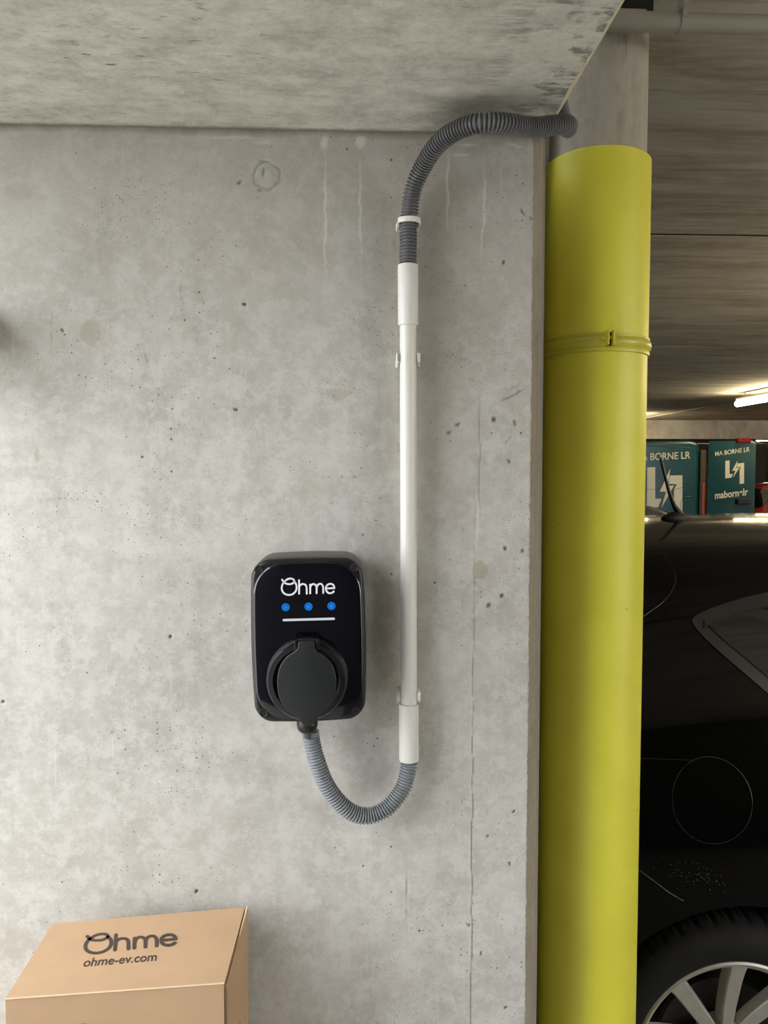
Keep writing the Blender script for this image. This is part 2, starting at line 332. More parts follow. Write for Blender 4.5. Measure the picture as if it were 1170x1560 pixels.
M['conduit'] = plain('grey_corrugated_plastic', (.12, .122, .128), .40, var=.06, scale=30, spec=.5)
M['conduit2'] = plain('pale_grey_corrugated_plastic', (.22, .235, .255), .40, var=.06, scale=30, spec=.5)
M['cable'] = plain('dark_cable_rubber', (.09, .085, .08), .5)
M['shell'] = plain('charcoal_plastic', (.085, .085, .08), .5, var=.04, bump=.1)
M['bezel'] = plain('satin_black_plastic', (.007, .007, .008), .38, var=.05)
M['gloss'] = plain('gloss_black_panel', (.0025, .0025, .006), .08, coat=.3, var=.05)
M['matte'] = plain('matte_black_plastic', (.012, .0135, .015), .45, var=.05, bump=.15)
M['ring'] = plain('moulded_black_plastic', (.010, .011, .012), .36, var=.05)
M['print_white'] = plain('white_print', (.78, .78, .80), .5, var=.01)
M['blue'] = emit('lit_blue_button', (.01, .16, .60), .95)
M['lightbar'] = emit('lit_white_bar', (.8, .8, .86), .8)
M['blue2'] = emit('lit_pale_symbol', (.05, .32, .80), .95)
M['card'] = plain('brown_cardboard', (.46, .305, .18), .8, var=.05, scale=14, bump=.15)
M['card_edge'] = plain('pale_cardboard_edge', (.66, .50, .33), .85, var=.05)
M['card_dark'] = plain('dark_cardboard_inside', (.22, .14, .08), .9)
M['ink'] = plain('dark_brown_ink', (.055, .038, .03), .7)
M['paint_black'] = plain('gloss_black_car_paint', (.001, .001, .001), .12, coat=.35, var=.1, spec=.12)
M['paint_grey'] = plain('metallic_grey_car_paint', (.16, .16, .165), .3, metal=.5, coat=1)
M['paint_red'] = plain('gloss_red_car_paint', (.42, .012, .02), .25, coat=1)
M['paint_teal'] = plain('teal_van_paint', (.005, .052, .06), .22, coat=.2, var=.05, scale=3)
M['glass'] = plain('dark_window_glass', (.004, .004, .005), .04, coat=1)
M['trim'] = plain('rubber_window_trim', (.014, .014, .015), .5)
M['tyre'] = plain('tyre_rubber', (.006, .0058, .0055), .8, spec=.3)
M['alloy'] = plain('worn_silver_alloy', (.42, .40, .355), .42, metal=.35, var=.12, scale=14)
M['steel'] = plain('bare_steel', (.35, .35, .36), .35, metal=.9)
M['disc'] = plain('shaded_disc', (.035, .032, .03), .5)  # disc colour carries the shade behind the spokes
M['dark'] = plain('dark_underside', (.006, .006, .006), .9)
M['orange'] = plain('amber_red_lens', (.22, .03, .008), .3)
M['redlens'] = plain('red_lens', (.16, .008, .008), .3)
M['cream'] = plain('cream_vinyl', (.62, .60, .46), .5, var=.02)
M['lamp'] = emit('lit_fluorescent_tube', (1.0, .82, .50), LAMP_WATTS)
M['housing'] = plain('grey_lamp_housing', (.45, .44, .40), .5)
M['greypipe'] = plain('grey_painted_pvc', (.30, .285, .24), .45, var=.05, scale=15)

# ------------------------------------------------------------------ structure
ZS = 2.265; ZC = 2.67; XE = .327; SX = -.76
XL, ZL = -.74, .42; CELL = .0022                                       # fine grid over the part of the wall in view: pits and chips are real relief
gx_ = np.arange(XL, .2999, CELL); gx_ = np.append(gx_, .3005); gz_ = np.arange(ZL, ZS + .004, CELL); nx, nz = len(gx_), len(gz_)
GX, GZ = np.meshgrid(gx_, gz_); fx_, fz_ = GX.ravel(), GZ.ravel()
ring_ = np.clip(mask(fx_, fz_, [wpx(407, 267, 21.5, 21.5, 0, .12)], .003, .02, 5) - mask(fx_, fz_, [wpx(407, 267, 19, 19, 0, .12)], .003, .02, 5), 0, 1)
m_pale = np.maximum(mask(fx_, fz_, PALE, .0025, .02, 11), mask(fx_, fz_, SEAML, .0012, .035, 31)); m_patch = mask(fx_, fz_, PATCH, .003, .016, 21)
m_scuff = np.maximum(mask(fx_, fz_, SCUFF, .0012, .007, 41), ring_ * .45); m_seam = mask(fx_, fz_, SEAM, .0012, .035, 31)
gy_ = m_scuff * .0022 + m_seam * .0010 - mask(fx_, fz_, SEAML, .0012, .035, 31) * .0006
jag = .0006 * np_noise(fx_ * 0, fz_, .02, 77) + .0009 * np_noise(fx_ * 0, fz_, .005, 78); fx2 = np.where(fx_ > .3004, fx_ + jag, fx_); gy_ = np.where(fx_ > .3004, .0006, gy_)
V = np.stack([fx2, gy_, fz_], 1); F = [(j * nx + i, j * nx + i + 1, (j + 1) * nx + i + 1, (j + 1) * nx + i) for j in range(nz - 1) for i in range(nx - 1)]; nf = len(F); b0 = len(V)
rim = [(j * nx + nx - 1) for j in range(nz)]; E1 = [(.3195, .013, z) for z in gz_]; E2 = [(.3205, .16, z) for z in gz_]; V = np.vstack([V, E1, E2])
for j in range(nz - 1): F += [(rim[j], b0 + j, b0 + j + 1, rim[j + 1]), (b0 + j, b0 + nz + j, b0 + nz + j + 1, b0 + j + 1)]
nch = len(F); o_ = len(V)
ex = [(-3.2, 0, 0), (XL, 0, 0), (.3005, 0, 0), (.3195, .013, 0), (.3205, .16, 0), (-3.2, .16, 0), (-3.2, 0, ZC), (-3.2, .16, ZC), (.3205, .16, ZC), (XL, 0, ZL), (.3005, 0, ZL), (.3195, .013, ZL), (.3205, .16, ZL), (XL, 0, ZC)]
V = np.vstack([V, ex]); q_ = lambda *k: tuple(o_ + i for i in k)
F += [q_(0, 1, 13, 6), q_(1, 2, 10, 9), q_(2, 3, 11, 10), q_(3, 4, 12, 11), q_(5, 7, 8, 4), q_(0, 6, 7, 5)]
me = bpy.data.meshes.new('wall_back'); me.from_pydata(V.tolist(), [], F); me.update()
ca = me.color_attributes.new('marks', 'FLOAT_COLOR', 'POINT'); col_ = np.zeros((len(V), 4), dtype=np.float32); col_[:b0] = np.stack([m_pale, m_patch, m_scuff, m_seam], 1); ca.data.foreach_set('color', col_.ravel())
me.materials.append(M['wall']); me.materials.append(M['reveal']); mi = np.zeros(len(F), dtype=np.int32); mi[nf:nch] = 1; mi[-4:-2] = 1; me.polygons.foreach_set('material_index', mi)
sm_ = np.zeros(len(F), dtype=bool); sm_[:nf] = True; me.polygons.foreach_set('use_smooth', sm_)
w = bpy.data.objects.new('wall_back', me); C.objects.link(w); w['kind'] = 'structure'
MB().box((.3195, .0135, 0), (.3235, .030, ZS)).build('trim_1', M['trimc'], kind='structure')
# low slab over the charging bay: soffit with a pale chipped arris on its right edge
mb = MB(); n = 160; rows = []
for i in range(n + 1):
    y = -2.6 + i / n * 2.6; j = .0022 * math.sin(y * 31) * math.sin(y * 13 + 1) + random.uniform(-.0012, .0012)
    rows.append([(SX, y, ZS), (.3155 + j, y, ZS), (.327, y, ZS + .012), (.327, y, ZC + .2), (SX, y, ZC + .2)])
mb.add([p for r_ in rows for p in r_], [(i * 5 + k, i * 5 + (k + 1) % 5, i * 5 + 5 + (k + 1) % 5, i * 5 + 5 + k) for i in range(n) for k in range(5)] + [(0, 4, 3, 2, 1), tuple(n * 5 + k for k in range(5))])
s = mb.build('ceiling_low', M['soffit'], kind='structure'); s.data.materials.append(M['edge'])
for p in s.data.polygons:
    if p.normal.x > .3: p.material_index = 1
# dark dirty joint between wall head and slab
# garage ceiling in cast panels with recessed joints
mb = MB().box((.327, -2.6, ZC + .02), (14, .16, ZC + .2)).box((-3.2, .16, ZC + .02), (14, 24, ZC + .2)); ceil = mb.build('ceiling', M['ceiling'], kind='structure')
ys = [-2.6, 1.8156, 4.5, 7.2, 9.9, 12.6, 15.3, 18, 20.7, 24]
for a, b in zip(ys, ys[1:]):
    m_ = MB()
    if a < 0: m_.box((.33, a, ZC), (14, .16, ZC + .0195)).box((-3.2, .16, ZC), (14, b - .012, ZC + .0195))
    else: m_.box((-3.2, a + .012, ZC), (14, b - .012, ZC + .0195))
    m_.build('ceiling_panel', M['ceiling'], ceil)
    if b < 23: MB().box((-3.2, b - .0115, ZC + .0012), (14, b + .0115, ZC + .019)).build('joint_dark_strip', M['dark'], ceil)  # dark strip added so the open joint stays black instead of catching daylight
MB().box((-3.2, 12.75, 2.33), (14, 13.05, ZC)).build('trim_2', M['ceiling'], kind='structure')   # downstand beam
MB().box((-14, -14, -.1), (.33, .16, 0)).box((.33, -14, -.1), (14.2, -2.8, 0)).build('floor', M['floor'], kind='structure')
MB().box((.33, -2.8, -.1), (14.2, 24.2, 0)).box((-3.2, .16, -.1), (.33, 24.2, 0)).build('floor', M['asphalt'], kind='structure')
MB().box((-3.2, 24, 0), (14, 24.2, ZC)).build('wall_far', M['reveal'], kind='structure')
MB().box((14, -2.6, 0), (14.2, 24.2, ZC + .2)).build('wall_right', M['reveal'], kind='structure')
MB().box((-3.4, .16, 0), (-3.2, 24.2, ZC + .2)).build('wall_left', M['reveal'], kind='structure')
MB().box((-2.6, -2.8, 0), (3.1, -2.6, ZC + .2)).box((7.7, -2.8, 0), (14.2, -2.6, ZC + .2)).build('wall_blocker', M['dark_wall'], kind='structure')  # unseen wall added to shut out light; its openings are set for daylight

# ------------------------------------------------------------------ column with yellow guard
CX, CY = .4695, .20
t_ = thing('concrete_column', 'round grey concrete column beside the wall end, its foot wrapped in yellow', 'column', (CX, CY, 0))
MB().lathe([(.089, 0), (.089, 2.53)], (CX, CY, 0), (0, 0, 1), 64, True).build('shaft', M['column'], t_, 40)
MB().bbox((CX - .075, CY - .075, 2.53), (CX + .075, CY + .075, ZC - .001), .004).build('void_block', M['dark'], t_)  # added dark block standing for the black void above the column
g_ = thing('column_guard', 'tall yellow embossed plastic sleeve wrapped around the concrete column', 'guard', (CX, CY, 0))
def ztop(a): return 2.243 + .003 * math.sin(a * 2 + 1)
def sleeve(z0, z1, r0, r1, n=96):
    mb = MB(); rings = [(r1, z0), (r0, z0), (r0, (z0 + z1) / 2), (r0, z1 - .002), (r0 - .002, z1), (r1, z1)]
    return mb.lathe(rings, (CX, CY, 0), (0, 0, 1), n)
sleeve(.002, 1.966, .0962, .0905).build('lower_sleeve', M['yellow'], g_, 40)
sleeve(1.967, 2.296, .0975, .0905).build('upper_sleeve', M['yellow'], g_, 40)
zb = P(930, 520, .1).z
prof = [(.0978, -.0165), (.0995, -.016), (.1000, -.010), (.0992, -.008), (.1025, -.004), (.1035, .002), (.1022, .008), (.0992, .010), (.1003, .0125), (.0997, .0155), (.0978, .016)]
band = MB().lathe(prof, (CX, CY, zb), (0, 0, 1), 96).build('clamp_band', M['strap'], g_, 50)
bx = P(928, 513, CY - .105); bz = zb + .004; ax_ = bx.x
for dx in (-.0055, .0045):
    MB().bbox((ax_ + dx - .0011, CY - .121, bz - .013), (ax_ + dx + .0011, CY - .098, bz + .013), .0008).build('clamp_lug', M['strap'], band)
MB().bbox((ax_ - .0046, CY - .1055, bz - .0115), (ax_ + .0036, CY - .099, bz + .0115), .001).build('clamp_gap', M['dark'], band)  # dark block stands in for the shaded gap between the lugs
MB().tube([(ax_ - .017, CY - .110, bz + .001), (ax_ + .013, CY - .110, bz + .001)], .0032, 12).build('bolt_shank', M['strap'], band, 40)
MB().lathe([(.0052, 0), (.0052, .005)], (ax_ + .0068, CY - .110, bz + .001), (1, 0, 0), 6, True).build('bolt_head', M['strap'], band)
MB().lathe([(.0048, 0), (.0048, .004)], (ax_ - .0112, CY - .110, bz + .001), (1, 0, 0), 6, True).build('nut', M['strap'], band)

# ------------------------------------------------------------------ overhead service pipe
zp = P(1000, 34, .06).z
t_ = thing('service_pipe', 'horizontal grey pipe crossing in front of the column head under the ceiling', 'pipe', (.2, .06, zp))
MB().tube([(XE + .03, .06, zp), (5.6, .06, zp)], .0157, 24).build('pipe', M['greypipe'], t_, 40)
xc = P(980, 34, .06).x
MB().lathe([(.016, 0), (.0185, .0), (.0185, .11), (.0175, .112), (.016, .112)], (xc, .06, zp), (-1, 0, 0), 32).build('coupling', M['greypipe'], t_, 40)
for px in (1037, 1560):
    x = P(px, 20, .06).x
    c_ = MB().lathe([(.0158, -.004), (.0172, -.004), (.0172, .004), (.0158, .004)], (x, .06, zp), (1, 0, 0), 32).box((x - .0035, .041, zp), (x + .0035, .044, zp + .03)).build('pipe_clip', M['clip'] if 0 else M['greypipe'], t_, 40)
    MB().bbox((x - .0045, .038, zp + .017), (x + .0045, .062, ZC - .0005), .001).build('hanger', M['greypipe'], c_)

# ------------------------------------------------------------------ white conduit run on the wall
YP = -.026
def PP(px, py, Y=YP): return P(px, py, Y)
xt = PP(621.5, 405).x; xb = PP(623, 1158).x
def pipe_at(z): return xt + (xb - xt) * (PP(622, 405).z - z) / (PP(622, 405).z - PP(622, 1158).z)
z1, z2, z3, z4 = PP(622, 404).z, PP(622, 496).z, PP(622, 1072).z, PP(622, 1158).z
t_ = thing('conduit_pipe', 'straight white plastic conduit pipe running vertically up the concrete wall', 'pipe', (pipe_at(z4), 0, z4))
RP = .0133
MB().tube([(pipe_at(z2 + .02), YP, z2 + .02), (pipe_at(z3 - .02), YP, z3 - .02)], RP, 32).build('pipe', M['pvc'], t_, 40)
def socket(za, zb_, nm):
    a = Vector((pipe_at(za), YP, za)); b = Vector((pipe_at(zb_), YP, zb_)); L = (b - a).length
    return MB().lathe([(.0138, 0), (.0158, 0), (.0162, .002), (.0162, L - .002), (.0158, L), (.0136, L)], a, b - a, 40).build(nm, M['pvc2'], t_, 40)
socket(z1, z2, 'coupling'); socket(z3, z4, 'coupling')
def clip(x, z, tilt=0):
    mb = MB(); n = 20; r0, r1 = RP + .0003, RP + .0022; V = []
    for k in range(n + 1):                                             # open C-shaped saddle
        a = R(-200 + 220 * k / n) ; a = R(35) - R(250) * k / n + R(180)
        for zz in (-.006, .006):
            for r_ in (r0, r1): V.append((x + r_ * math.cos(a + R(35)), YP + r_ * math.sin(a + R(35)) * 1.0, z + zz))
    F = []
    for k in range(n):
        b = k * 4
        F += [(b, b + 4, b + 6, b + 2), (b + 1, b + 3, b + 7, b + 5), (b, b + 1, b + 5, b + 4), (b + 2, b + 6, b + 7, b + 3)]
    F += [(0, 2, 3, 1), (n * 4, n * 4 + 1, n * 4 + 3, n * 4 + 2)]
    o = MB()
    for s_ in (-1, 1):                                                 # side jaws rising from the wall plate
        xx = x + s_ * (RP + .0026)
        o.bbox((xx - .0022, YP - .004, z - .007), (xx + .0022, -.004, z + .009), .0008)
        o.bbox((xx - .0028, YP - .007, z - .0065), (xx + .0022 * s_ + .001, YP - .003, z + .0075), .0008)
        o.bbox((xx + s_ * .0015 - .0018, YP + .004, z - .013), (xx + s_ * .0015 + .0018, -.006, z - .002), .0008)
    o.bbox((x - .016, -.0055, z - .008), (x + .016, -.0002, z + .008), .001)
    return o
for i, (py, lab) in enumerate(((546, 'small white nylon clip holding the white pipe near its upper socket'), (1060, 'small white nylon clip holding the white pipe just above its lower socket'))):
    z = PP(622, py).z; x = pipe_at(z)
    c_ = thing('pipe_clip', lab, 'clip', (x, 0, z), 'clips on the white pipe')
    clip(x, z).build('jaw', M['clip'], c_, 40)
    MB().lathe([(.004, 0), (.004, .002), (.002, .003)], (x, -.0056, z), (0, -1, 0), 16, True).build('screw', M['steel'], c_)

def corrugated(path, r, pitch, depth, n=28, per=8):
    pts = spline(path, pitch / per); prof = [0, 0, .55, .95, 1, .95, .55, 0]
    rs = [r - depth + depth * prof[i % per] for i in range(len(pts))]
    mb = MB().tube(pts, rs, n, cap=False); return mb, pts
rt = .0143
up = [(pipe_at(z1 - .03), YP, z1 - .03), PP(621.5, 405), PP(621.8, 372), PP(622.8, 338), PP(628.5, 293, -.035), PP(643.5, 255, -.055), PP(666, 221, -.09), PP(697, 198, -.125), PP(733, 187, -.15), PP(771, 188, -.145), PP(808, 194, -.115), (.329, -.078, 2.2485), (.3435, -.048, 2.256), (.3465, -.018, 2.275), (.345, .012, 2.32), (.340, .04, 2.40), (.337, .055, 2.50), (.337, .056, 2.60)]
mb, pts = corrugated(up, rt, .0052, .0034)
top = mb.build('corrugated_conduit', M['conduit'], None, 60); tag(top, 'dark grey corrugated conduit arching from the white pipe up along the slab to the column', 'conduit')
# snap ring on the upper flexible conduit
z = PP(623, 337).z; x = PP(623, 337).x
c_ = thing('saddle_clip', 'cream plastic ring clip around the dark grey conduit below its bend', 'clip', (x, 0, z))
MB().lathe([(rt + .0003, -.004), (rt + .0035, -.004), (rt + .0038, .0), (rt + .0035, .004), (rt + .0003, .004)], (x, YP - .001, z), (0.0, -.08, 1), 40).build('ring', M['pvc'], c_, 40)
MB().bbox((x - .019, -.006, z - .009), (x + .019, -.0002, z + .004), .001).bbox((x - .019, YP, z - .009), (x - .0155, -.004, z - .001), .0006).bbox((x + .0155, YP, z - .006), (x + .019, -.004, z + .001), .0006).build('base', M['pvc'], c_)
lo = [(pipe_at(z4 + .03), YP, z4 + .03), PP(623, 1157), PP(622, 1172, -.028), PP(612, 1204, -.034), PP(588, 1232, -.04), PP(557, 1243, -.045), PP(527, 1232, -.05), PP(499, 1199, -.053), PP(483, 1160, -.055), PP(475, 1130, -.055), PP(473, 1114, -.055)]
mb, pts = corrugated(lo, .0139, .0048, .0032); pe = pts[-1]
low = mb.build('corrugated_conduit', M['conduit2'], None, 60); tag(low, 'pale grey corrugated conduit looping from the charger down and up to the white pipe', 'conduit')

# ------------------------------------------------------------------ wall charger
YF = -.100; cc = P(470, 976, YF); ROLL = R(-1.0) * -1
cr, sr = math.cos(ROLL), math.sin(ROLL)
def K(u, v, y): return Vector((cc.x + u * cr - v * sr, y, cc.z + u * sr + v * cr))   # charger local (right, up, depth)
def outline(w, h, r, bu=.004, bv=.003, n=12):
    pts = []
    for cx_, cy_, a0 in ((w / 2 - r, h / 2 - r, 0), (-w / 2 + r, h / 2 - r, 90), (-w / 2 + r, -h / 2 + r, 180), (w / 2 - r, -h / 2 + r, 270)):
        for k in range(n + 1):
            a = R(a0 + 90 * k / n); pts.append((cx_ + r * math.cos(a), cy_ + r * math.sin(a)))
        c1 = pts[-1]; nx = {0: (-w / 2 + r, h / 2), 90: (-w / 2, -h / 2 + r), 180: (w / 2 - r, -h / 2), 270: (w / 2, h / 2 - r)}[a0]
        for k in range(1, 8): pts.append((c1[0] + (nx[0] - c1[0]) * k / 8, c1[1] + (nx[1] - c1[1]) * k / 8))
    return [(x * (1 + 2 * bu / w * (1 - (2 * y / h) ** 2)), y * (1 + 2 * bv / h * (1 - (2 * x / w) ** 2))) for x, y in pts]
def loft(mb, outs, cap=True):                                          # outs: [(outline, depth)]
    n = len(outs[0][0]); V = [K(x, y, d) for o_, d in outs for x, y in o_]
    F = [(i * n + k, i * n + (k + 1) % n, (i + 1) * n + (k + 1) % n, (i + 1) * n + k) for i in range(len(outs) - 1) for k in range(n)]
    b = len(mb.v); mb.add(V, F)
    if cap: mb.f.append(tuple(b + k for k in range(n))); mb.f.append(tuple(b + (len(outs) - 1) * n + k for k in range(n)))
    return mb
ch = thing('ev_charger', 'black wall-mounted car charger with white lettering and a round capped socket', 'charger', (cc.x, 0, cc.z))
loft(MB(), [(outline(.166, .246, .028), -.0005), (outline(.169, .249, .028), -.008), (outline(.169, .2495, .028), -.078), (outline(.1675, .248, .027), -.082)]).build('body', M['shell'], ch, 35)
bez = loft(MB(), [(outline(.166, .2465, .026), -.0825), (outline(.1675, .248, .0265), -.085), (outline(.1665, .247, .026), -.0945), (outline(.163, .243, .0245), -.0985), (outline(.158, .238, .022), -.0998), (outline(.150, .230, .020), -.1000)]).build('bezel', M['bezel'], ch, 40)
def dome(w, h, r, y0, y1): return [(outline(w, h, r, .003, .003), y0 + .002), (outline(w, h, r, .003, .003), y1 + .0015), (outline(w - .002, h - .002, r - .001, .003, .003), y1 + .0002), (outline(w - .008, h - .008, r - .004, .003, .003), y1 - .0008), (outline(w * .8, h * .8, r * .8, .003, .003), y1 - .0022), (outline(w * .5, h * .5, r * .5, .003, .003), y1 - .003), (outline(w * .02, h * .02, r * .02, 0, 0), y1 - .0032)]
pan = loft(MB(), dome(.1605, .2395, .046, -.1000, -.1012)).build('front_panel', M['gloss'], ch, 40)
for u, v in ((-.0722, .1105), (.0722, .1105), (-.0705, -.1095), (.0705, -.1095)):
    MB().lathe([(.0001, .0002), (.0045, .0002), (.0054, .0012), (.0062, .0012), (.0068, .0002), (.0068, 0)], K(u * 1.0, v, -.1003), (0, -1, 0), 24).build('screw_cover', M['matte'], bez, 40)
# socket collar, gland, cap
sc_ = P(468, 1034, -.112)
def S(px, py, Y): return P(px, py, Y)
R0 = .0605
colr = MB().lathe([(R0 + .004, .000), (R0 + .001, .004), (R0, .022), (R0 - .003, .026), (R0 - .010, .027), (R0 - .013, .024), (R0 - .0135, .012), (.02, .012), (.001, .012)], (sc_.x, -.1, sc_.z), (0, -1, 0), 80).build('socket_collar', M['ring'], ch, 35)
cyc = -.1305
pc = P(467, 1030, cyc); q = (P(468, 1034, cyc) - P(467, 1034, cyc)).x    # metres per pixel at the cap
key = [(483, 991.5), (494, 997), (504, 1008), (510.5, 1022), (512.5, 1040), (509.5, 1062), (499, 1079), (487, 1088.5), (482, 1096), (475, 1102), (468, 1103.5), (462, 1101.5), (457, 1095), (451.5, 1088), (438, 1079), (428, 1066), (423.5, 1048), (423.3, 1030), (427.5, 1013), (437, 999.5), (449, 991.5)]
cap_px = [(455, 976), (479, 976), (480, 986)] + [(p.x, p.y) for p in spline([(x, y, 0) for x, y in key], 3.2)] + [(454, 986)]
cap = MB().prism([P(x, y, cyc) for x, y in cap_px], (0, -.008, 0), .0014).build('socket_cap', M['matte'], ch, 35)
for px in (450.5, 484.5):
    a = P(px, 974, -.128); b = P(px, 988, -.128)
    MB().bbox((a.x - .0022, -.134, b.z), (a.x + .0022, -.118, a.z), .0009).build('hinge_post', M['ring'], colr, 40)
MB().tube([P(452, 975.5, -.131), P(483, 975, -.131)], .0016, 12).build('hinge_pin', M['ring'], colr, 40)
for (x0, y0), (x1, y1) in (((430, 990), (449, 978)), ((430, 990), (450, 989)), ((487, 978), (508, 990)), ((487, 989), (508, 990))):
    MB().tube([P(x0, y0, -.1245), P(x1, y1, -.1245)], .0013, 8).build('hinge_rib', M['ring'], colr, 40)
gx = P(468, 1103, -.075)
gl = MB().lathe([(.012, .014), (.0165, .004), (.0165, -.002), (.015, -.008), (.011, -.013), (.0075, -.014)], (gx.x, -.072, gx.z), (0, 0, 1), 32, True).build('cable_gland', M['bezel'], ch, 40)
MB().tube([(gx.x, -.072, gx.z - .010), (gx.x - .0005, -.068, gx.z - .020), (pe.x + .003, pe.y, pe.z - .01), (pe.x, pe.y, pe.z - .003)], .0062, 16).build('cable', M['cable'], ch, 40)
# split, lifted end of the pale conduit
e = MB().lathe([(.0122, -.006), (.0138, -.006), (.0138, .001), (.0122, .001)], (pe.x, pe.y, pe.z), (.12, 0, 1), 28)
e.build('torn_end', M['conduit2'], low)
# logo strokes, drawn in measured units (y down)
LOGO = [[(233, 246), (244, 262), (262, 271), (285, 272), (301, 263), (304, 249), (290, 240), (268, 242), (249, 255), (236, 273), (231, 295), (236, 316), (251, 331), (273, 337), (295, 332), (312, 317), (319, 297), (317, 275), (307, 257)],
        [(334, 249), (334, 329)], [(334, 298), (337, 283), (347, 274), (359, 272), (372, 277), (378, 290), (379, 305), (380, 329)],
        [(400, 275), (400, 327)], [(400, 297), (404, 281), (416, 272), (429, 275), (437, 287), (438, 300), (438, 326)], [(438, 297), (443, 280), (455, 271), (468, 273), (476, 286), (477, 300), (477, 324)],
        [(494, 298), (544, 296)], [(544, 296), (540, 281), (529, 272), (516, 271), (502, 277), (494, 291), (494, 306), (501, 319), (514, 326), (529, 324), (540, 316)]]
def logo(mb, mapf, w, off):
    for i, s_ in enumerate(LOGO): stroke(mb, s_, w, mapf, Vector(off) * (1 + .18 * i))
def cpx(x, y): p = P(370 + x / 3.9, 820 + y / 3.9, -.1041); return p
mb = MB(); logo(mb, lambda x, y: cpx(x, y), 10.5, (0, -.0004, 0)); mb.build('lettering', M['print_white'], ch)
for i, (x, y) in enumerate(((254, 410), (390, 406), (526, 402))):
    c0 = cpx(x, y); b_ = MB().lathe([(.0001, .0006), (.0058, .0006), (.0062, 0), (.0062, -.001)], (c0.x, -.1042, c0.z), (0, -1, 0), 32).build('button', M['blue'], ch, label='lit blue round button')
    y0 = -.1050; mbs = MB(); u = .0012
    if i == 0: stroke(mbs, [(-u, u * 1.6), (u * 1.4, 0)], .0006, lambda a, b: Vector((c0.x + a, y0, c0.z + b)), (0, -.0002, 0)); stroke(mbs, [(-u, -u * 1.6), (u * 1.4, 0)], .0006, lambda a, b: Vector((c0.x + a, y0, c0.z + b)), (0, -.0002, 0)); stroke(mbs, [(-u, u * 1.6), (-u, -u * 1.6)], .0006, lambda a, b: Vector((c0.x + a, y0, c0.z + b)), (0, -.0002, 0))
    elif i == 1:
        for a_ in (-.001, .001): stroke(mbs, [(a_, .0013), (a_, -.0013)], .0011, lambda a, b: Vector((c0.x + a, y0, c0.z + b)), (0, -.0002, 0))
    else:
        q4 = [(-u, u), (u, u), (u, -u), (-u, -u)]
        for k in range(4): stroke(mbs, [q4[k], q4[(k + 1) % 4]], .0008, lambda a, b: Vector((c0.x + a, y0, c0.z + b)), (0, -.0002, 0))
    mbs.build('symbol', M['blue2'], b_)
mb = MB(); stroke(mb, [(243, 486), (540, 478)], 14, lambda x, y: cpx(x, y), (0, -.0004, 0)); mb.build('status_bar', M['lightbar'], ch, label='lit white status bar')

jb = P(-30, 505, 0); jt = thing('shadow_block', 'small grey block added on the wall beyond the upper left edge to cast a shadow', 'box', (jb.x, 0, jb.z))  # added unseen block that casts the shadow across the upper left wall
MB().bbox((jb.x - .045, -.17, jb.z - .03), (jb.x + .016, -.0005, jb.z + .04), .005, 3).build('body', M['greypipe'], jt, 40)
MB().bbox((jb.x - .043, -.178, jb.z - .028), (jb.x + .014, -.1702, jb.z + .038), .003, 3).build('cover', M['greypipe'], jt, 40)
# ------------------------------------------------------------------ cardboard box
ZB = 1.0
def Zp(px, py, z): d = ray(px, py); return CAM + d * ((z - CAM.z) / d.z)
bl, br, fl, fr = [Zp(*p, ZB) for p in ((80, 1407), (373, 1382), (8, 1521), (342, 1497))]
if max(bl.y, br.y) > -.008:
    pass
HB = .42
bt = thing('cardboard_box', 'brown cardboard box with dark lettering standing against the wall below the charger', 'box', ((bl.x + fr.x) / 2, (bl.y + fr.y) / 2, ZB - HB))
dn = Vector((0, 0, -1)); ux = (fr - fl).normalized(); uy = (bl - fl).normalized(); tk = .003
def slab4(a, b, c, d, off): return MB().prism([a, b, c, d], off)
ins = lambda p, q_, k: p + (q_ - p).normalized() * k
slab4(fl, fr, br, bl, dn * tk).build('lid', M['card'], bt)
slab4(fl + dn * tk, fr + dn * tk - ux * .001, fr + dn * HB, fl + dn * HB, uy * tk).build('front_panel', M['card'], bt)
slab4(bl + dn * tk, br + dn * tk, br + dn * HB, bl + dn * HB, uy * -tk).build('back_panel', M['card'], bt)
slab4(fl + dn * tk + uy * .004, bl + dn * tk - uy * .004, bl + dn * HB - uy * .004, fl + dn * HB + uy * .004, ux * tk).build('left_panel', M['card'], bt)
# right side: inner panel, and outer flap that stands a little open
ro = .004
slab4(fr + dn * tk + uy * .006 - ux * ro, br + dn * tk - uy * .004 - ux * ro, br + dn * HB - uy * .004 - ux * ro, fr + dn * HB + uy * .006 - ux * ro, -ux * tk).build('inner_panel', M['card_dark'], bt)
f0, f1 = fr + uy * .010 + dn * .008 + ux * .0015, br + dn * .0005 + ux * .0055
slab4(f0, f1, br + dn * HB + ux * .004 - uy * .004, fr + dn * HB + uy * .012 + ux * .004, -ux * tk).build('side_flap', M['card'], bt)
MB().tube([f1 - ux * .0015 + dn * -.0004, f0 - ux * .0015 + dn * .004], .0016, 6).build('flap_crease', M['card_edge'], bt)
slab4(fl + dn * HB + uy * .004 + ux * .004, fr + dn * HB + uy * .004 - ux * .008, br + dn * HB - uy * .004 - ux * .008, bl + dn * HB - uy * .004 + ux * .004, -dn * tk).build('base_panel', M['card'], bt)
pr = MB().tube([fl + dn * .0008 - uy * .0002, fr + dn * .0008 - uy * .0002], .0011, 6).build('lid_crease', M['card_edge'], bt)
